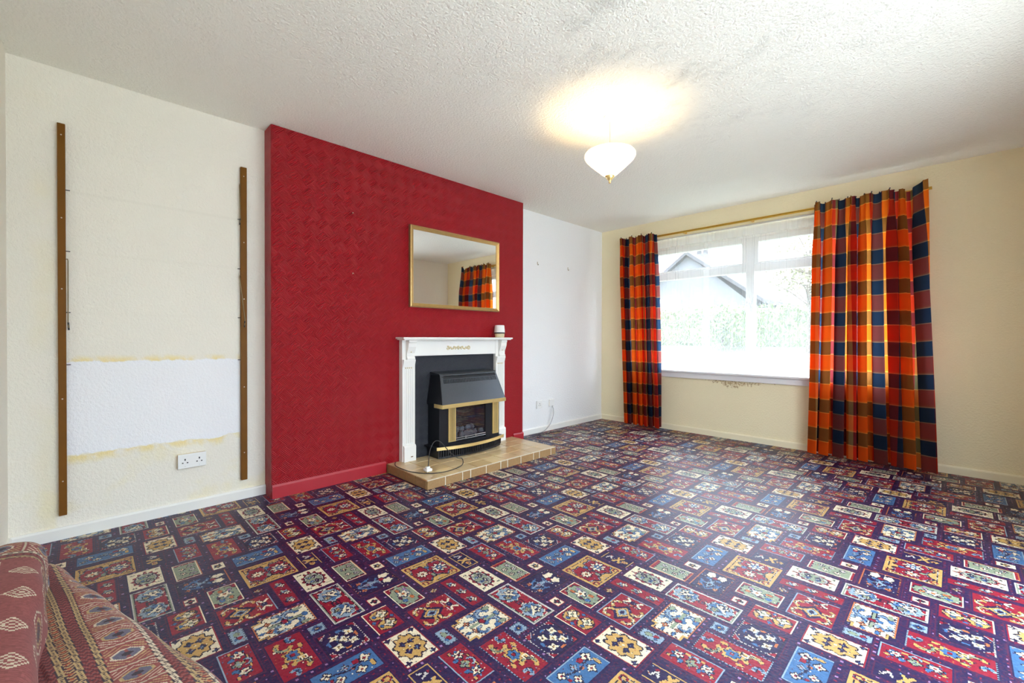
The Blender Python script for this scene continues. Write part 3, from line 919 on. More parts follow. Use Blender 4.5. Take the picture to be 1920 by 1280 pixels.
def curtain(label, args, hooks, group):
    root = thing('curtain', ((args['x0b'] + args['x1b']) / 2, args['yc'], 0.02), label, 'curtain', group)
    P, UV = fold_mesh('drape', **args)
    me, q = grid_mesh('drape', P, UV)
    o = link_mesh('drape', me, M_PLAID, root, True)
    # heading hooks: a dark plastic tab behind every pleat
    for u in hooks:
        i = int(u * (P.shape[1] - 1))
        c = P[0, i]
        bm = tube([(c[0], c[1] + .012, c[2] - .035), (c[0], c[1] + .012, c[2] + .002), (c[0] + .003, c[1] + .006, c[2] + .012), (c[0] + .006, c[1] - .004, c[2] + .006)], .0035, 6)
        obj('curtain_hook', bm, M_HOOK, root, True)
    return root

CG = 'tartan curtains at the window'
curtain('narrow tartan curtain hanging left of the window nearest the corner',
        dict(x0t=.345, x1t=.815, x0b=.425, x1b=.885, zt=2.232, zb=.028, yc=-.142, folds=7, amp_t=.014, amp_b=.040, cloth_w=.98, seed=3, pleats=2, uoff=.02,
             ztop_fn=lambda U: .012 * np.sin(U * 24) ), [i / 7 + .05 for i in range(7)], CG)
def right_top(U):
    t = np.clip((U - .80) / .20, 0, 1)
    return .012 * np.sin(U * 40) * (U < .8) - .035 * np.exp(-((U - .86) / .06) ** 2) + .045 * t ** 2
curtain('wide tartan curtain hanging right of the window, top corner flapping loose',
        dict(x0t=2.315, x1t=3.045, x0b=2.29, x1b=3.12, zt=2.225, zb=.03, yc=-.162, folds=9, amp_t=.016, amp_b=.048, cloth_w=1.62, seed=11, nu=380, pleats=2, uoff=.31,
             ztop_fn=right_top), [.02, .1, .18, .26, .33, .41, .47, .53, .60, .68, .74], CG)

def build_rail():
    r = thing('curtain_rail', (1.70, -.05, 2.205), 'slim brass curtain rail above the window', 'curtain rail')
    b = bmesh.new()
    bx(.36, 3.065, -.078, -.066, 2.196, 2.205, b, .002); bx(.36, 3.065, -.078, -.066, 2.209, 2.218, b, .002); bx(.36, 3.065, -.066, -.062, 2.196, 2.218, b)
    obj('rail', b, M_RAILB, r)
    for x in (.42, 1.1, 1.78, 2.4, 3.0):
        obj('rail_bracket', bx(x - .012, x + .012, -.062, -.0005, 2.196, 2.222, bevel=.002), M_RAILB, r)
    n = thing('net_rail', (1.70, -.03, 2.17), 'grey net curtain track tucked under the brass rail', 'curtain rail')
    obj('track', bx(.40, 3.0, -.040, -.026, 2.160, 2.178, bevel=.002), M_TRACK, n)
    for x in (.46, 1.7, 2.94):
        obj('track_bracket', bx(x - .01, x + .01, -.026, -.0005, 2.162, 2.180), M_TRACK, n)
build_rail()

def net(label, args):
    P, UV = fold_mesh('net', **args)
    me, q = grid_mesh('net_curtain', P, UV)
    o = link_mesh('net_curtain', me, M_NET, None, True)
    tag(o, label, 'net curtain', 'sheer net curtains')
net('sheer white net curtain panel over the left window half',
    dict(x0t=.45, x1t=1.36, x0b=.46, x1b=1.40, zt=2.159, zb=.692, yc=-.058, folds=8, amp_t=.003, amp_b=.006, cloth_w=1.1, seed=5, nu=200, nv=30, hem=.003))
net('sheer white net curtain panel falling in folds over the right window half',
    dict(x0t=1.31, x1t=2.95, x0b=1.28, x1b=2.95, zt=2.159, zb=.693, yc=-.036, folds=12, amp_t=.006, amp_b=.014, cloth_w=2.3, seed=8, nu=360, nv=30, hem=.004))

# ------------------------------------------------------------------ fireplace: hearth
def build_hearth():
    X0, X1, Y0, Y1, Z = CD, .700, -3.108, -1.752, .064
    h = thing('hearth', ((X0 + X1) / 2, (Y0 + Y1) / 2, 0), 'raised hearth of glazed ochre tiles below the fireplace', 'hearth')
    obj('hearth_base', bx(X0 + .001, X1 - .008, Y0 + .008, Y1 - .008, 0, Z - .004), M_GROUT, h)
    nx, ny = 4, 9
    dx, dy = (X1 - .006 - X0) / nx, (Y1 - Y0 - .012) / ny
    g = .0028
    first = None
    for i in range(nx):
        for j in range(ny):
            a, b = X0 + i * dx, Y0 + .006 + j * dy
            o = obj('tile', bx(a + g, a + dx - g, b + g, b + dy - g, Z - .010, Z + random.uniform(0, .0008), bevel=.0018), M_TILE if random.random() < .6 else M_TILE2, h)
    # edge tiles: alternating whole and narrow
    y = Y0
    k = 0
    bn = []
    while y < Y1 - .01:
        w = .152 if k % 3 != 2 else .075
        e = min(Y1, y + w)
        bn.append((y, e)); y = e; k += 1
    for a, b in bn:
        obj('edge_tile', bx(X1 - .008, X1, a + .003, b - .003, .001, Z - .003, bevel=.0015), M_EDGE, h)
    gm = bmesh.new()
    for a, b in bn[1:]:
        bx(X1 - .0078, X1 - .0008, a - .003, a + .003, .001, Z - .004, gm)
    bx(X1 - .008, X1 - .0006, Y0 + .002, Y1 - .002, Z - .0035, Z + .0002, gm)
    obj('pale_joint', gm, M_GROUTL, h)
    for ys, s in ((Y0, 1), (Y1, -1)):
        x = X0
        cuts = [X0, X0 + .06, X0 + .20, X0 + .27, X0 + .41, X1 - .010]
        for a, b in zip(cuts, cuts[1:]):
            lo, hi = (ys, ys + .008) if s > 0 else (ys - .008, ys)
            obj('edge_tile', bx(a + .002, b - .002, lo, hi, .001, Z - .001, bevel=.0015), M_EDGE, h)
build_hearth()
HZ = .065

# ------------------------------------------------------------------ fireplace surround
def build_surround():
    s = thing('fireplace_surround', (CD, -2.4525, HZ), 'white painted fireplace surround with fluted legs and carved frieze', 'fireplace')
    XF = .190
    obj('back_panel', bx(CD + .0005, CD + .016, -2.92, -1.99, HZ, .93), M_SLATE, s)
    for (a, b) in ((-3.000, -2.887), (-2.018, -1.905)):
        w = b - a
        # fluted pilaster: a slab with grooves cut between proud reeds
        q = bmesh.new()
        bx(CD + .001, XF - .005, a, b, HZ, 1.02, q)
        bx(XF - .005, XF, a, a + .018, HZ, .86, q); bx(XF - .005, XF, b - .018, b, HZ, .86, q)
        bx(XF - .005, XF, a + .018, b - .018, HZ, .205, q)
        leg = obj('leg', q, M_WHITE, s)
        n = 4
        gw = (w - .036) / (n * 2 + 1)
        for k in range(n + 1):
            y = a + .018 + gw * (2 * k)
            obj('reed', bx(XF - .005, XF, y, y + gw, .205, .795, bevel=.0015), M_WHITE, leg)
        for k in range(n):
            y = a + .018 + gw * (2 * k + 1)
            obj('reed_tip', lathe([(0.0005, .792), (gw * .62, .797), (gw * .62, .803), (.0005, .808)], XF - .003, y + gw / 2, 10), M_CREAMGOLD, leg)
        obj('capital', prism([(XF - .005, .80), (XF + .001, .803), (XF + .016, .855), (XF + .016, .864), (XF - .005, .864)], 1, a + .004, b - .004), M_WHITE, leg)
        obj('plinth_block', prism([(XF - .001, HZ), (XF + .020, HZ), (XF + .020, .178), (XF + .012, .190), (XF - .001, .193)], 1, a + .006, b - .002), M_WHITE, leg)
        obj('plinth_mark', bx(XF + .0201, XF + .0215, (a + b) / 2 + .008, (a + b) / 2 + .026, .096, .104), M_GILTDK, leg)
        # S-shaped corbel under the shelf
        c = [(XF - .005, .864), (XF + .018, .864), (XF + .021, .872), (XF + .012, .890), (XF + .013, .915), (XF + .026, .940), (XF + .036, .965), (XF + .040, .995), (XF + .045, 1.0), (XF + .045, 1.018), (XF - .005, 1.018)]
        cy0 = a + .032
        cb_ = obj('corbel', prism(c, 1, cy0, b - .010), M_WHITE, s)
        obj('corbel_stud', lathe([(.0005, 0), (.006, 0), (.005, .003), (.0005, .004)], 0, 0, 12), M_CREAMGOLD, cb_)
        st = C.objects[-1]
        st.matrix_basis = Matrix.Translation((XF + .0185, (cy0 + b - .010) / 2, .925)) @ Matrix.Rotation(math.radians(62), 4, 'Y')
    obj('frieze', bx(CD + .001, XF - .006, -2.887, -2.018, .890, 1.018, bevel=.002), M_WHITE, s)
    # mantel shelf with moulded edge
    y0, y1 = -3.034, -1.871
    sh = obj('mantel_shelf', bx(CD + .0005, .268, y0, y1, 1.026, 1.041, bevel=.004, seg=2), M_WHITE, s)
    mm = bmesh.new()
    bx(CD + .0005, .258, y0 + .012, y1 - .012, 1.018, 1.0265, mm, .003)
    obj('shelf_moulding', mm, M_WHITE, sh)
    # carved swag on the frieze
    yc, zc, xf = -2.452, .952, XF - .006
    orn = bmesh.new()
    def blob(y, z, ry, rz, h=.006):
        t = bmesh.new(); bmesh.ops.create_uvsphere(t, u_segments=10, v_segments=6, radius=1)
        for v in t.verts:
            v.co = Vector((xf + v.co.x * h, y + v.co.y * ry, z + v.co.z * rz))
        me = bpy.data.meshes.new('t'); t.to_mesh(me); t.free(); orn.from_mesh(me); bpy.data.meshes.remove(me)
    blob(yc, zc, .014, .018, .009)
    for sgn in (-1, 1):
        for k in range(5):
            yy = yc + sgn * (.024 + .020 * k)
            blob(yy, zc + .008 * math.sin(k * 2.2), .012, .010 - .0006 * k)
            blob(yy + sgn * .008, zc - .010 + .004 * (k % 2), .007, .007)
        pts = [(xf + .003, yc + sgn * (.112 + .013 * math.cos(t)), zc + .015 * math.sin(t)) for t in np.linspace(math.pi * .7 if sgn > 0 else math.pi * .3, -math.pi if sgn > 0 else math.pi * 2, 12)]
        tube(pts, .004, 6, orn)
    obj('carved_swag', orn, M_CREAMGOLD, s, True)
build_surround()

# ------------------------------------------------------------------ gas fire
def build_gas_fire():
    f = thing('gas_fire', (.25, -2.42, HZ), 'black gas fire with sloping hood and brass trims on the tiled hearth', 'gas fire')
    yc = -2.418
    XB = CD + .0165
    # body as a shell around the firebox
    q = bmesh.new()
    L, R = yc - .325, yc + .325
    bx(XB, .316, L, yc - .165, .15, .49, q); bx(XB, .316, yc + .165, R, .15, .49, q)
    bx(XB, .316, yc - .165, yc + .165, .46, .49, q); bx(XB, .316, yc - .165, yc + .165, .15, .172, q); bx(XB, XB + .02, yc - .165, yc + .165, .172, .46, q)
    obj('body', q, M_BLACK, f)
    # hood: sloping front plate with a long slot and a row of louvres, closed sides
    T = Vector((.292, 0, .735)); B = Vector((.382, 0, .505))
    wt, wb_ = .303, .340
    sl = (B - T); Ls = sl.length; sd = sl.normalized(); nrm = Vector((-sd.z, 0, sd.x)) * -1
    if nrm.x < 0: nrm = -nrm
    def hp(s, t, d=0.0):          # s across (-1..1), t from top 0..1
        w = wt + (wb_ - wt) * t
        p = T + sd * (t * Ls) + nrm * d
        return (p.x, yc + s * w, p.z)
    def plate(bm, s0, s1, t0, t1, th=.004):
        v = [bm.verts.new(hp(*c)) for c in ((s0, t0, 0), (s1, t0, 0), (s1, t1, 0), (s0, t1, 0), (s0, t0, -th), (s1, t0, -th), (s1, t1, -th), (s0, t1, -th))]
        for a in ((0, 1, 2, 3), (7, 6, 5, 4), (0, 4, 5, 1), (1, 5, 6, 2), (2, 6, 7, 3), (3, 7, 4, 0)):
            bm.faces.new([v[i] for i in a])
    hb = bmesh.new()
    plate(hb, -1, 1, 0, .045); plate(hb, -1, -.90, .045, .30); plate(hb, .95, 1, .045, .30); plate(hb, -.90, .95, .145, .165); plate(hb, -1, 1, .30, 1)
    hood = obj('hood', hb, M_HOOD, f)
    lv = bmesh.new()
    n = 36
    for k in range(n):
        s0 = -.90 + 1.85 * (k + .45) / n
        s1 = -.90 + 1.85 * (k + 1.0) / n
        plate(lv, s0, s1, .165, .30)
    obj('louvre_row', lv, M_HOOD, hood)
    for s in (-1, 1):
        hs = bmesh.new()
        w0, w1 = yc + s * (wt - .001), yc + s * (wb_ - .001)
        a = [hs.verts.new(c) for c in ((XB, w0, .735), (T.x, w0, .735), (B.x, w1, .505), (XB, w1, .505))]
        i_ = -s * .003
        b = [hs.verts.new((v.co.x, v.co.y + i_, v.co.z)) for v in a]
        hs.faces.new(a); hs.faces.new(b[::-1])
        for k in range(4):
            hs.faces.new((a[k], b[k], b[(k + 1) % 4], a[(k + 1) % 4]))
        obj('hood_side', hs, M_BLACK, hood)
    obj('hood_lining', bx(XB + .002, .300, yc - .29, yc + .29, .505, .72), M_DARK, hood)
    tp = obj('top_plate', prism([(XB, .730), (XB, .752), (XB + .006, .755), (T.x - .004, .742), (T.x + .003, .735), (T.x - .004, .7335)], 1, yc - wt - .004, yc + wt + .004), M_HOOD, f)
    # upper brass trim round the foot of the hood
    zt0, zt1 = .474, .505
    bt = bmesh.new()
    bx(.378, .388, yc - wb_ - .004, yc + wb_ + .004, zt0, zt1, bt, .002)
    bx(.270, .378, yc - wb_ - .004, yc - wb_ + .004, zt0, zt1, bt, .001); bx(.270, .378, yc + wb_ - .004, yc + wb_ + .004, zt0, zt1, bt, .001)
    obj('brass_trim', bt, M_BRASS, f)
    obj('hood_floor', bx(XB, .379, yc - wb_ + .004, yc + wb_ - .004, .490, .504), M_BLACK, f)
    # brass fluted columns either side of the window
    for a, b in ((-2.657, -2.583), (-2.178, -2.108)):
        c = obj('brass_column', bx(.3165, .326, a, b, .186, .474, bevel=.001), M_BRASS, f)
        for k in range(5):
            y = a + .010 + (b - a - .020) * (k + .5) / 5
            obj('flute', bx(.3262, .3295, y - .0036, y + .0036, .195, .472, bevel=.001), M_BRASS, c)
        g = bmesh.new()
        for k in range(4):
            y = a + .010 + (b - a - .020) * (k + 1) / 5
            bx(.3261, .3266, y - .003, y + .003, .195, .472, g)
        obj('flute_painted_shade', g, M_DARK, c)  # dark strips put shade into the grooves between the flutes
    obj('fire_glass', bx(.305, .309, yc - .165, yc + .165, .20, .46), M_FGLASS, f)
    obj('fire_bed', bx(XB + .022, .300, yc - .160, yc + .160, .173, .205), M_DARK, f)
    for k in range(11):
        y = yc - .135 + .27 * (k % 6) / 5 + random.uniform(-.01, .01)
        x = .275 - .045 * (k // 6) + random.uniform(-.008, .008)
        z = .222 + .035 * (k // 6)
        t = bmesh.new(); bmesh.ops.create_icosphere(t, subdivisions=2, radius=1)
        r = (random.uniform(.018, .026), random.uniform(.022, .032), random.uniform(.020, .032))
        ph = random.uniform(0, 6)
        for v in t.verts:
            k_ = 1 + .18 * math.sin(v.co.x * 4 + ph) + .15 * math.sin(v.co.y * 5 - ph) + .12 * math.sin(v.co.z * 6 + 2 * ph)
            v.co = Vector((x + v.co.x * r[0] * k_, y + v.co.y * r[1] * k_, z + v.co.z * r[2] * k_))
        obj('coal', t, M_COAL, f)
    gr = bmesh.new()
    for z in (.190, .206):
        tube([(.3135, yc - .165, z), (.3145, yc, z - .001), (.3135, yc + .165, z)], .003, 6, gr)
    for y in (-.055, .055):
        bx(.311, .317, yc + y - .004, yc + y + .004, .186, .212, gr)
    obj('grate', gr, M_STEEL, f)
    # bowed ledge, brass strip and ribbed base
    def bow(y, extra=0.0):
        return .330 + .072 * (1 - ((y - yc) / .37) ** 2) + extra
    Y = np.linspace(yc - .362, yc + .362, 41)
    led = [(XB, Y[0])] + [(bow(y) , y) for y in Y] + [(XB, Y[-1])]
    obj('ledge', prism(led, 2, .150, .160), M_BLACK, f)
    st = [(bow(y, .001), y) for y in Y] + [(bow(y, .007), y) for y in Y[::-1]]
    obj('brass_bow_trim', prism(st, 2, .141, .166), M_BRASS, f)
    Y2 = np.linspace(yc - .335, yc + .335, 31)
    base = [(XB, Y2[0])] + [(bow(y) - .022, y) for y in Y2] + [(XB, Y2[-1])]
    bs = obj('base', prism(base, 2, HZ + .004, .150), M_BLACK, f)
    rb = bmesh.new()
    for y in np.linspace(yc - .325, yc + .325, 34):
        x = bow(y) - .023
        v = [(x, y - .0045, .078), (x + .013, y - .0045, .092), (x + .015, y - .0045, .148), (x, y - .0045, .148)]
        w = [(a, b + .009, c) for a, b, c in v]
        A = [rb.verts.new(p) for p in v]; Bv = [rb.verts.new(p) for p in w]
        rb.faces.new(A); rb.faces.new(Bv[::-1])
        for k in range(4):
            rb.faces.new((A[k], Bv[k], Bv[(k + 1) % 4], A[(k + 1) % 4]))
    obj('rib_row', rb, M_BLACK, bs)
    obj('foot', bx(XB + .01, .34, yc - .27, yc + .27, HZ, HZ + .006), M_BLACK, f)
build_gas_fire()

# ------------------------------------------------------------------ small things by the fire
def build_lead():
    cable = thing('power_lead', (.40, -3.0, HZ), 'dark power lead with white plug looped on the tiled hearth', 'cable')
    z = HZ + .0045
    pts = [(.162, -3.040, z), (.185, -3.060, z), (.25, -3.092, z), (.33, -3.098, z), (.466, -3.085, z), (.582, -3.015, z), (.630, -2.893, z), (.598, -2.735, z + .004), (.56, -2.700, z + .040),
           (.56, -2.745, .125), (.56, -2.815, .180), (.56, -2.903, .272), (.56, -2.955, .282), (.56, -2.993, .225), (.556, -3.003, .130), (.553, -3.004, .098)]
    obj('flex', tube(smooth_path(pts, 7), .0032, 8), M_CABLE, cable, True)
    b = bx(.526, .578, -3.030, -2.982, HZ + .012, HZ + .034, bevel=.007, seg=3)
    pg = obj('plug', b, M_PVC, cable, True)
    g = bmesh.new()
    bx(.540, .564, -3.022, -2.990, HZ + .034, HZ + .046, g, .004)
    obj('plug_grip', g, M_PVC, pg)
    for a, c in ((.535, -3.018), (.569, -3.018), (.552, -2.992)):
        obj('plug_pin', bx(a - .002, a + .002, c - .003, c + .003, HZ - .0003, HZ + .013), M_BRASS, pg)
build_lead()

def build_freshener():
    cx, cy, z = .205, -1.985, 1.0415
    a = thing('air_freshener', (cx, cy, z), 'small white domed air freshener on the mantel shelf', 'air freshener')
    obj('foot', lathe([(.001, z), (.040, z), (.043, z + .004), (.047, z + .036), (.001, z + .036)], cx, cy, 36), M_CREAMGOLD, a, False)
    obj('band', lathe([(.001, z + .036), (.049, z + .036), (.050, z + .040), (.049, z + .047), (.001, z + .047)], cx, cy, 36), M_DARK, a)
    obj('cap', lathe([(.001, z + .047), (.050, z + .047), (.050, z + .052), (.045, z + .108), (.041, z + .115), (.001, z + .117)], cx, cy, 36), M_PVC, a, True)
    obj('button', lathe([(.0005, 0), (.007, 0), (.006, .003), (.0005, .004)], cx + .046, cy, 12), M_STEEL, a)
    o = C.objects[-1]
    o.matrix_basis = Matrix.Translation((0, 0, z + .018))
build_freshener()

def build_mirror():
    y0, y1, z0, z1 = -2.913, -1.953, 1.286, 1.938
    m = thing('wall_mirror', (CD, (y0 + y1) / 2, z0), 'rectangular gilt framed mirror on the red chimney breast', 'mirror')
    fw = .030
    prof_ = [(0, 0), (.026, 0), (.028, .006), (.020, .020), (.016, fw), (0, fw)]      # (out, in)
    def bar(a, b, inward, along):
        bm = bmesh.new()
        A = []
        for end, o in ((a, 1), (b, -1)):
            ring = []
            for out, i in prof_:
                if along == 'y':
                    p = (CD + .001 + out, end + o * i, (z0 + i) if inward > 0 else (z1 - i))
                else:
                    p = (CD + .001 + out, (y0 + i) if inward > 0 else (y1 - i), end + o * i)
                ring.append(bm.verts.new(p))
            A.append(ring)
        k = len(prof_)
        for i in range(k):
            bm.faces.new((A[0][i], A[0][(i + 1) % k], A[1][(i + 1) % k], A[1][i]))
        bm.faces.new(A[0]); bm.faces.new(A[1][::-1])
        return bm
    for nm, args in (('frame_rail', (y0, y1, 1, 'y')), ('frame_rail', (y0, y1, -1, 'y')), ('frame_stile', (z0, z1, 1, 'z')), ('frame_stile', (z0, z1, -1, 'z'))):
        fr = obj(nm, bar(*args), M_GILT, m)
    # darker outer edge of the frame
    e = bmesh.new()
    bx(CD + .0005, CD + .022, y0 - .003, y0, z0 - .003, z1 + .003, e); bx(CD + .0005, CD + .022, y1, y1 + .003, z0 - .003, z1 + .003, e)
    bx(CD + .0005, CD + .022, y0, y1, z0 - .003, z0, e); bx(CD + .0005, CD + .022, y0, y1, z1, z1 + .003, e)
    obj('frame_edge', e, M_GILTDK, m)
    obj('mirror_glass', bx(CD + .006, CD + .012, y0 + fw - .004, y1 - fw + .004, z0 + fw - .004, z1 - fw + .004), M_MIRROR, m)
build_mirror()

# nails and picture hooks
def nail(pos, label, cat, ln=.014, r=.0028):
    t = thing('wall_nail', pos, label, cat)
    x, y, z = pos
    obj('shank', tube([(x + .0005, y, z), (x + ln, y, z + .004)], r * .7, 8), M_NAIL, t)
    obj('head', tube([(x + ln, y, z + .004), (x + ln + .002, y, z + .0045)], r * 1.6, 10), M_NAIL, t)
nail((CD, -3.380, 1.932), 'upper of two nails in the red chimney breast', 'nail')
nail((CD, -3.379, 1.497), 'lower of two nails in the red chimney breast', 'nail')
def hook(pos, label):
    t = thing('picture_hook', pos, label, 'hook')
    x, y, z = pos
    obj('plate', bx(x + .0005, x + .003, y - .006, y + .006, z - .004, z + .024, bevel=.001), M_NAIL, t)
    obj('hook_arm', tube(smooth_path([(x + .003, y, z), (x + .006, y, z - .010), (x + .014, y, z - .012), (x + .018, y, z - .002)], 4), .0025, 6), M_WIRE, t)
hook((0, -1.236, 1.846), 'picture hook on the white alcove wall nearer the chimney breast')
hook((0, -.705, 1.846), 'picture hook on the white alcove wall nearer the window corner')

# ------------------------------------------------------------------ shelving uprights on the left wall
def upright(yc, w, label, side, wires, pegs):
    u = thing('shelf_upright', (0, yc, .125), label, 'shelf upright', 'wooden shelf uprights')
    D = .026
    obj('batten', bx(.0005, D, yc - w / 2, yc + w / 2, .125, 2.118, bevel=.0015), M_WOOD, u)
    for z in (2.06, 1.64, 1.28, .72, .30):
        obj('screw', tube([(D - .0005, yc, z), (D + .0006, yc, z)], .0032, 10), M_NAIL, u)
    e = yc + side * w / 2
    for z in pegs:
        obj('peg', tube([(.016, e - side * .002, z), (.016, e + side * .016, z)], .0022, 8), M_DARK, u)
    for (za, zb, off, lean) in wires:
        pts = [(.020, e - side * .003, za), (.026, e + side * .006, za + .002), (.028, e + side * .008, za - .008), (.030, e + side * (.007 + lean), zb + .04), (.030, e + side * (.009 + lean), zb + .012), (.026, e + side * (.010 + lean), zb)]
        wr = obj('wire_bracket', tube(pts, .0024, 8), M_WIRE, u)
        obj('bracket_tip', tube([(.030, e + side * (.0075 + lean), zb + .035), (.026, e + side * (.010 + lean), zb - .004)], .0036, 8), M_DARK, wr)
upright(-4.8445, .029, 'long stained wooden shelf upright nearest the sofa on the left wall', 1, [(1.432, 1.075, 0, 0)], (1.786, 1.474, 1.161, .893))
upright(-4.0375, .034, 'long stained wooden shelf upright beside the red chimney breast', -1, [(2.004, 1.752, 0, -.004), (1.428, 1.105, 0, -.028)], (1.784, 1.471, 1.161, .893))

# ------------------------------------------------------------------ sockets
def socket(y0, y1, z0, z1, n, label):
    s = thing('power_socket', (0, (y0 + y1) / 2, z0), label, 'socket')
    D = .030 if n == 2 else .016
    if n == 2:
        obj('back_box', bx(.0005, D - .008, y0 + .002, y1 - .002, z0 + .002, z1 - .002), M_CREAMGOLD, s)
        obj('face_plate', bx(D - .008, D, y0, y1, z0, z1, bevel=.003, seg=2), M_PVC, s)
    else:
        obj('face_plate', bx(.0005, D, y0, y1, z0, z1, bevel=.003, seg=2), M_PVC, s)
    w = (y1 - y0) / n
    for k in range(n):
        c = y0 + w * (k + .5); zc = (z0 + z1) / 2
        q = min(w, .075) / .075
        obj('pin_hole', bx(D - .002, D + .0006, c - .0032 * q, c + .0032 * q, zc + .004, zc + .015), M_DARK, s)
        obj('pin_hole', bx(D - .002, D + .0006, c - .0165 * q, c - .0085 * q, zc - .012, zc - .006), M_DARK, s)
        obj('pin_hole', bx(D - .002, D + .0006, c + .0085 * q, c + .0165 * q, zc - .012, zc - .006), M_DARK, s)
        obj('plate_screw', tube([(D - .001, c + (w * .4 if n == 1 else 0), zc - .030), (D + .0008, c + (w * .4 if n == 1 else 0), zc - .030)], .0022, 8), M_STEEL, s)
socket(-4.378, -4.240, .262, .346, 2, 'white double power socket low on the left wall between the uprights')
socket(-1.252, -1.166, .266, .350, 1, 'white single power socket low on the alcove wall')
def phone_socket():
    s = thing('phone_socket', (0, -1.005, .27), 'white phone socket with trailing cable on the alcove wall', 'socket')
    obj('face_plate', bx(.0005, .020, -1.043, -.968, .270, .346, bevel=.003, seg=2), M_PVC, s)
    obj('jack', bx(.020, .032, -1.004, -.990, .256, .280, bevel=.002), M_PVC, s)
    pts = [(.026, -.997, .262), (.030, -.992, .225), (.034, -1.000, .170), (.036, -1.045, .090), (.034, -1.115, .030), (.032, -1.20, .0065), (.030, -1.33, .0055), (.032, -1.45, .0055), (.036, -1.56, .0055)]
    obj('cable', tube(smooth_path(pts, 7), .0030, 8), M_CABLEG, s, True)
    pts = [(.024, -.999, .262), (.024, -1.012, .215), (.024, -1.040, .130), (.022, -1.078, .060), (.020, -1.12, .0068)]
    obj('cable', tube(smooth_path(pts, 7), .0022, 8), M_PVC, s, True)
phone_socket()
def floor_lead():
    z = .0062
    pts = [(.05, -1.58, z), (.10, -1.55, z), (.13, -1.45, z), (.10, -1.34, z), (.14, -1.22, z), (.09, -1.10, z), (.16, -1.0, z), (.10, -1.30, z + .006), (.19, -1.42, z), (.26, -1.30, z), (.33, -1.22, z)]
    o = obj('loose_cable', tube(smooth_path(pts, 7), .0032, 8), M_CABLE, None, True)
    tag(o, 'tangled dark cable lying on the carpet by the alcove', 'cable')
floor_lead()

# ------------------------------------------------------------------ pendant lamp
def build_lamp():
    cx, cy = 1.702, -2.445
    p = thing('pendant_lamp', (cx, cy, 2.4), 'lit conical opal glass pendant lamp with brass finial', 'lamp')
    obj('ceiling_rose', lathe([(.001, H - .0005), (.040, H - .0005), (.038, H - .008), (.028, H - .017), (.010, H - .021), (.006, H - .033), (.001, H - .033)], cx, cy, 36), M_ROSE, p, True)
    obj('flex', tube([(cx, cy, H - .03), (cx, cy, 2.135)], .0026, 8), M_CABLEG, p)
    prof_ = [(.012, 2.022), (.045, 2.046), (.090, 2.085), (.130, 2.122), (.147, 2.140), (.1545, 2.155), (.1535, 2.168), (.147, 2.176)]
    inner = [(r - .004, z + .0015) for r, z in prof_[::-1]]
    obj('glass_shade', lathe(prof_ + inner, cx, cy, 56), M_SHADE, p, True)
    obj('stem', tube([(cx, cy, 2.02), (cx, cy, 2.05)], .004, 8), M_BRASS, p)
    obj('lamp_holder', lathe([(.001, 2.14), (.016, 2.14), (.018, 2.115), (.015, 2.105), (.001, 2.105)], cx, cy, 20), M_ROSE, p, True)
    for sgn in (-1, 1):
        obj('support_rod', tube([(cx + sgn * .016, cy, 2.125), (cx + sgn * .10, cy, 2.10)], .002, 6), M_BRASS, p)
    obj('finial', lathe([(.001, 2.040), (.028, 2.041), (.030, 2.036), (.020, 2.020), (.012, 2.010), (.006, 2.004), (.008, 1.998), (.005, 1.991), (.0005, 1.989)], cx, cy, 24), M_BRASS, p, True)
    obj('bulb', lathe([(.001, 2.106), (.012, 2.104), (.018, 2.094), (.019, 2.084), (.014, 2.073), (.0005, 2.068)], cx, cy, 20), M_BULB, p, True)
    ld = bpy.data.lights.new('bulb_light', 'POINT')
    ld.energy = LAMP_W; ld.color = LAMP_COL; ld.shadow_soft_size = .03
    lo = bpy.data.objects.new('bulb_light', ld); C.objects.link(lo)
    lo.location = (cx, cy, 2.087)
    adopt(lo, p)
build_lamp()

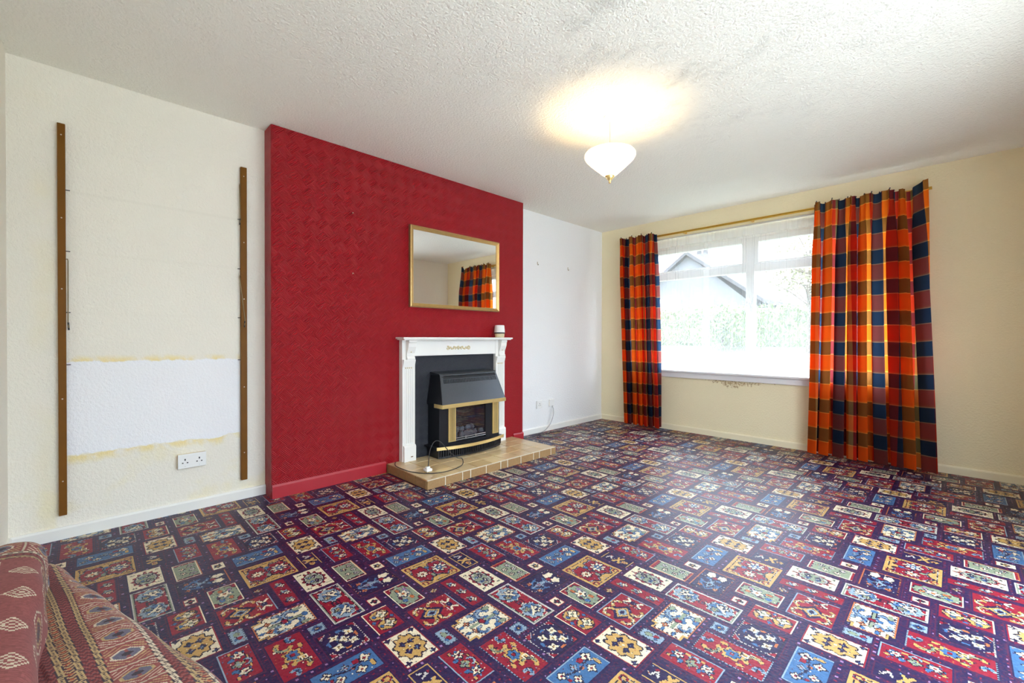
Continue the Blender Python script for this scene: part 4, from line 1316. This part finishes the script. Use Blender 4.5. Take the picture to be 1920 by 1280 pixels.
# ------------------------------------------------------------------ throw-covered sofa
def throw_colour(u, v, plain=False):
    """woven band design: u along the bands, v across them (metres)"""
    u = np.asarray(u); v = np.asarray(v)
    MAROON, WINE, TAN, CREAM, INK, GREY = [np.array(c) for c in ((.235, .075, .070), (.150, .040, .042), (.40, .28, .14), (.54, .45, .33), (.060, .048, .058), (.13, .12, .16))]
    col = np.tile(MAROON, (u.size, 1)).reshape(u.shape + (3,))
    def put(m, c):
        col[m] = c
    if plain:
        # wine ground with rows of octagon guls
        cu, cv = np.mod(u, .135) - .0675, np.mod(v, .16) - .08
        r = np.maximum(np.maximum(np.abs(cu) * 1.0, np.abs(cv) * 1.25), (np.abs(cu) + np.abs(cv) * 1.25) * .72)
        put(r < .050, CREAM); put(r < .044, MAROON); put((r < .034), TAN); put((r < .024), INK)
        put((r < .050) & (np.mod(cu + cv, .012) < .004), WINE)
        cu2, cv2 = np.mod(u + .0675, .135) - .0675, np.mod(v + .08, .16) - .08
        r2 = np.abs(cu2) + np.abs(cv2)
        put((r2 < .036) & (np.mod(r2, .012) < .0055), CREAM)
        put(np.mod(u, .0042) < .0014, col[np.mod(u, .0042) < .0014] * .82)
        return col
    # stripe lines
    v = np.mod(v + .11, .30) - .11
    fine = np.mod(u, .006)
    zig = lambda p, w: np.mod(u + np.abs(np.mod(v, w) - w / 2) * 1.5, p)
    z1 = (v < -.0635) | ((v > -.0375) & (v < -.0075)) | ((v > .077) & (v < .105)) | (v > .145)
    put(z1 & (zig(.014, .010) < .006), WINE); put(z1 & (np.mod(zig(.014, .010) + .004, .028) < .004), TAN * .8); put(z1 & (zig(.014, .010) > .012), INK)
    tw = ((v > -.0635) & (v < -.0375)) | ((v > .105) & (v < .137))
    cv = np.where(v < 0, v + .0505, v - .121)
    put(tw, WINE); put(tw & (np.mod(u + .6 * np.abs(cv), .0095) < .004), TAN); put(tw & (np.mod(u + .6 * np.abs(cv), .0095) > .0075), INK); put(tw & (np.mod(u + .003, .019) < .004) & (np.abs(cv) < .004), np.array((.40, .10, .05)))
    # panel band of guls
    m = (v > -.0075) & (v < .077)
    PP = .085
    bu = np.mod(u, PP) - PP / 2; bv = v - .035
    k = np.mod(np.floor(u / PP), 2)
    put(m & (np.abs(bu) > PP / 2 - .0022), CREAM * .8)
    sp_ = np.abs(np.mod(np.abs(bu) * 1.5 + np.abs(bv), .014) - .007)
    put(m & (sp_ < .0022) & (np.abs(bu) < PP / 2 - .008) & (np.abs(bv) < .034), np.where(k[..., None] < 1, TAN, CREAM)[m & (sp_ < .0022) & (np.abs(bu) < PP / 2 - .008) & (np.abs(bv) < .034)])
    o = np.maximum(np.maximum(np.abs(bv) * .62, np.abs(bu) * .85), (np.abs(bv) * .62 + np.abs(bu) * .85) * .75)
    put(m & (o < .0205), MAROON); put(m & (o < .0170) & (k < 1), CREAM); put(m & (o < .0170) & (k >= 1), TAN); put(m & (o < .0140), GREY); put(m & (o < .0140) & (np.abs(bv) < .003), MAROON); put(m & (o < .006), INK)
    for s, c in ((-.0635, TAN), (-.0375, TAN), (-.0075, TAN), (.077, CREAM), (.105, TAN), (.137, CREAM)):
        q = (v > s - .0045) & (v < s + .0045); put(q, c); put(q & (fine < .003) & (np.abs(v - s) < .002), INK); put((np.abs(v - s) > .0045) & (np.abs(v - s) < .006), INK)
    return col

def build_sofa():
    s = thing('sofa', (2.4, -4.75, 0), 'low sofa draped in maroon woven throws at the lower left', 'sofa')
    # ---- seat: rounded plan, top with soft edge
    front = [(1.235, -4.90), (1.245, -4.845), (1.285, -4.802), (1.41, -4.765), (1.63, -4.698), (1.852, -4.632), (2.033, -4.572), (2.188, -4.530), (2.45, -4.47), (2.8, -4.42), (3.2, -4.40), (3.45, -4.41), (3.56, -4.45), (3.60, -4.52)]
    F = np.array([tuple(p)[:2] for p in smooth_path([(x, y, 0) for x, y in front], 26)])
    sd = np.concatenate([[0], np.cumsum(np.hypot(*np.diff(F, axis=0).T))])
    n = 760
    ss = sd[-1] * np.concatenate([np.linspace(0, .55, 600, endpoint=False), np.linspace(.55, 1, 160)])
    F = np.stack([np.interp(ss, sd, F[:, 0]), np.interp(ss, sd, F[:, 1])], -1)
    Bk = np.stack([np.clip(F[:, 0], 1.26, 3.58), np.full(n, -4.975)], -1)      # back line
    R, ZT = .075, .352
    T = np.linspace(0, 1, 190)
    rows = []; cu = []; cv = []
    depth = np.hypot(*(F - Bk).T)
    dirn = (F - Bk) / depth[:, None]
    for t in T:
        flat = np.maximum(depth - R, .01)
        if t < .55:
            d = flat * (t / .55); z = np.full(n, ZT) + .010 * np.sin(d * 9)
            arc = d
        else:
            q = (t - .55) / .45
            al = np.minimum(q / .35, 1) * math.pi / 2
            drop = max(0, (q - .35) / .65) * (ZT - R - .03)
            d = flat + R * math.sin(al); z = ZT + .010 * np.sin(flat * 9) * (1 - q) - R * (1 - math.cos(al)) - drop
            arc = flat + R * al + drop
        P = Bk + dirn * np.atleast_1d(d)[:, None]
        Q = Bk + dirn * np.atleast_1d(arc)[:, None]
        wr = .0035 * np.sin(ss * 23 + t * 7) * (t > .3)
        rows.append(np.stack([P[:, 0], P[:, 1], z + wr], -1))
        cu.append(Q[:, 0]); cv.append(Q[:, 1])
    P = np.array(rows); cu = np.array(cu); cv = np.array(cv)
    me, q = grid_mesh('seat_throw', P)
    an = math.radians(8)
    fu = cu[:-1, :-1]; fv = cv[:-1, :-1]
    u = (fu - 1.25) * math.cos(an) + (fv + 4.83) * math.sin(an)
    v = -(fu - 1.25) * math.sin(an) + (fv + 4.83) * math.cos(an)
    c = throw_colour(u.ravel(), v.ravel())
    end = (u.ravel() < .085)
    c[end & (np.mod(u.ravel(), .03) < .004)] = (.6, .5, .36)
    c *= (0.86 + .28 * rng.random(len(c)))[:, None]
    face_colours(me, c)
    st = link_mesh('seat_throw', me, M_THROW, s, True)
    st['label'] = 'maroon throw with tan and cream woven bands'
    # upholstered block under the throw, and feet
    inner = [(x, y) for x, y in (Bk[::50] + (F - Bk)[::50] * .80)] + [(3.52, -4.97), (1.32, -4.97)]
    obj('seat_base', prism(inner, 2, .05, .325), M_BASE, s)
    for x, y in ((1.45, -4.93), (3.45, -4.93), (2.2, -4.66), (3.45, -4.60)):
        obj('foot', lathe([(.001, .001), (.022, .001), (.028, .052), (.001, .052)], x, y, 16), M_FOOT, s)
    # ---- backrest: low padded roll with its own throw, the hem showing at the end
    XA, XE = 1.385, 3.60
    nx, na = 560, 150
    xs = XA + (XE - XA) * np.concatenate([np.linspace(0, .5, 440, endpoint=False), np.linspace(.5, 1, 120)])
    # section: from the seat up the front, over the top, down the back
    yf, yb, zt = -4.838, -5.008, .482
    sec = [(yf + .012, .33), (yf + .006, .38), (yf + .004, .43), (yf - .002, .457), (yf - .016, .474), (yf - .040, .483), (yf - .080, .486), (yf - .12, .476), (yb + .01, .45), (yb, .42), (yb, .10)]
    sp = np.array([tuple(p)[:2] for p in smooth_path([(a, b, 0) for a, b in sec], 14)])
    sl = np.concatenate([[0], np.cumsum(np.hypot(*np.diff(sp, axis=0).T))])
    aa = np.linspace(0, sl[-1], na)
    sp = np.stack([np.interp(aa, sl, sp[:, 0]), np.interp(aa, sl, sp[:, 1])], -1)
    X, A = np.meshgrid(xs, aa)
    t = np.clip((X - XA) / .10, 0, 1)
    sq = np.sqrt(np.clip(1 - (1 - t) ** 2, 0, 1))          # rounded end
    yc = (yf + yb) / 2
    Yp = yc + (sp[:, 0][:, None] - yc) * (.55 + .45 * sq) + .004 * np.sin(X * 19) + (X - 1.4) * .018 * (sp[:, 0] > yc)[:, None]
    Zp = .10 + (sp[:, 1][:, None] - .10) * (.93 + .07 * sq) + .004 * np.sin(X * 11 + 1)
    me, q = grid_mesh('back_throw', np.stack([X, Yp, Zp], -1))
    fx, fa = X[:-1, :-1].ravel() - XA, A[:-1, :-1].ravel()
    c = throw_colour(fx, fa, True)
    near = fx < .17
    bnd = throw_colour(fa, -.04 + fx * .9)
    c[near] = bnd[near]
    c[fx < .012] = (.34, .05, .06)
    c *= (0.86 + .28 * rng.random(len(c)))[:, None]
    face_colours(me, c)
    bt = link_mesh('back_throw', me, M_THROW, s, True)
    bt['label'] = 'wine throw with cream octagon motifs over the backrest'
    obj('backrest', prism([(yf - .012, .30), (yf - .014, .44), (yf - .045, .470), (yb + .04, .455), (yb + .012, .42), (yb + .012, .06), (yf - .012, .06)], 0, 1.41, 3.58), M_BASE, s)
    obj('hem', tube([(XA + .001, p[0] * .55 + yc * .45, .10 + (p[1] - .10) * .93) for p in sp[6:115:5]], .0035, 6), M_LINER, s)
build_sofa()

# ------------------------------------------------------------------ outside
def build_outside():
    g = bmesh.new()
    v = [g.verts.new(p) for p in ((-30, .6, -.25), (30, .6, -.25), (30, 8.5, .82), (-30, 8.5, .82), (-30, 40, 1.0), (30, 40, 1.0))]
    g.faces.new((v[0], v[1], v[2], v[3])); g.faces.new((v[3], v[2], v[5], v[4]))
    bmesh.ops.subdivide_edges(g, edges=g.edges[:], cuts=12, use_grid_fill=True)
    o = obj('lawn', g, M_LAWN)
    tag(o, 'sloping lawn outside the window', 'lawn', None, 'structure')

    pv = obj('bounce_patio', bx(W + .2, 24, -24, .55, -.45, -.12), M_PAVE)  # added beyond the doors to bounce daylight onto the ceiling
    tag(pv, 'unseen pale patio added outside the fill doors to bounce light', 'bounce_patio', None, 'structure')

    def leaves(name, pts, size, mat, parent):
        """many small leaf blades in one mesh"""
        k = len(pts)
        a = rng.normal(size=(k, 3)); a /= np.linalg.norm(a, axis=1)[:, None]
        b = rng.normal(size=(k, 3)); b -= (b * a).sum(1)[:, None] * a; b /= np.linalg.norm(b, axis=1)[:, None]
        s = size * (.6 + .8 * rng.random(k))[:, None]
        V = np.stack([pts - a * s, pts - b * s * .45, pts + a * s, pts + b * s * .45], 1).reshape(-1, 3)
        me = bpy.data.meshes.new(name)
        me.vertices.add(len(V)); me.vertices.foreach_set('co', V.reshape(-1).astype(np.float32))
        me.loops.add(4 * k); me.loops.foreach_set('vertex_index', np.arange(4 * k, dtype=np.int32))
        me.polygons.add(k); me.polygons.foreach_set('loop_start', np.arange(0, 4 * k, 4, dtype=np.int32))
        me.update(calc_edges=True)
        o = link_mesh(name, me, mat, parent)
        o['kind'] = 'stuff'
        return o
    h = thing('garden_hedge', (-1.5, 9, .83), 'clipped hedge across the end of the front garden', 'hedge')
    obj('hedge_core', bx(-9, 6, 8.75, 9.25, .80, 1.90, bevel=.1, seg=2), M_LEAF, h)
    k = 9000
    P = np.stack([rng.uniform(-9, 6, k), np.where(rng.random(k) < .7, 8.72, rng.uniform(8.7, 9.3, k)) + rng.normal(0, .04, k), rng.uniform(.82, 1.98, k)], -1)
    leaves('hedge_leaves', P, .07, M_LEAF, h)

    # neighbouring house with gable towards the garden
    y0, y1 = 14.0, 22.0
    ap = (-4.98, 4.66); eL, eR = (-8.4, 2.10), (-1.95, 2.42)
    hs = thing('neighbour_house', (-5, 14, .9), 'grey harled house with steep gable seen through the net', 'house')
    obj('gable_wall', prism([(-8.0, .85), (-2.45, .85), (-2.45, 2.45), ap, (-8.0, 2.35)], 1, y0, y1), M_HARL, hs)
    rf = bmesh.new()
    for a, b in ((eL, ap), (ap, eR)):
        prism([a, b, (b[0], b[1] + .16), (a[0], a[1] + .16)], 1, y0 - .25, y1 + .2, rf)
    obj('roof', rf, M_ROOF, hs)
    ch = obj('chimney', bx(-5.85, -5.25, 16.5, 17.3, 3.8, 5.15), M_HARL, hs)
    for x in (-5.7, -5.4):
        obj('chimney_pot', lathe([(.10, 5.15), (.12, 5.2), (.10, 5.5), (.08, 5.5)], x, 16.9, 12), M_ROOF, ch)
    for a, b in ((-6.25, -5.30), (-4.66, -3.90)):
        w = obj('window', bx(a, b, 13.95, 14.02, 1.75, 2.82), M_FARWIN, hs)
        m = (a + b) / 2
        for c, d in ((a + .06, m - .03), (m + .03, b - .06)):
            obj('pane', bx(c, d, 13.93, 13.951, 1.82, 2.75), M_FARPANE, w)
    # garden tree
    t = thing('garden_tree', (.75, 7.6, .7), 'small leafy garden tree at the right of the view', 'tree')
    tr = bmesh.new()
    tube([(.75, 7.6, .65), (.78, 7.6, 1.5), (.72, 7.6, 2.3), (.80, 7.6, 3.2)], [.07, .06, .045, .02], 8, tr)
    obj('trunk', tr, M_BARK, t)
    br = bmesh.new()
    pts = []
    for i in range(26):
        z = random.uniform(1.4, 3.0); an = random.uniform(0, 6.28); L = random.uniform(.5, 1.1)
        e = Vector((.76 + L * math.cos(an), 7.6 + L * math.sin(an), z + random.uniform(.1, .7)))
        m = Vector((.76, 7.6, z)).lerp(e, .5) + Vector((0, 0, .06))
        tube([(.76, 7.6, z), m, e], [.02, .013, .006], 5, br)
        for _ in range(75):
            c = m.lerp(e, random.random()) + Vector((random.gauss(0, .12), random.gauss(0, .12), random.gauss(0, .10)))
            pts.append(c)
    obj('branches', br, M_BARK, t)
    leaves('foliage', np.array([tuple(p) for p in pts]), .045, M_LEAF2, t)
    for (x, y, r, nm) in ((2.9, 6.2, .7, 'round green shrub at the right end of the garden'), (-1.3, 7.8, .5, 'low pale shrub left of the garden tree')):
        zb = .05 + (y - .6) * .135
        sh = thing('garden_shrub', (x, y, zb), nm, 'shrub')
        k = 1600
        d = rng.normal(size=(k, 3)); d /= np.linalg.norm(d, axis=1)[:, None]
        rr = r * rng.random(k) ** .33
        P = np.array((x, y, zb + r * .95)) + d * rr[:, None] * np.array((1, 1, 1.0))
        leaves('foliage', P, .06, M_LEAF, sh)
        obj('stem', tube([(x, y, zb - .1), (x, y, zb + r)], .03, 6), M_BARK, sh)
build_outside()
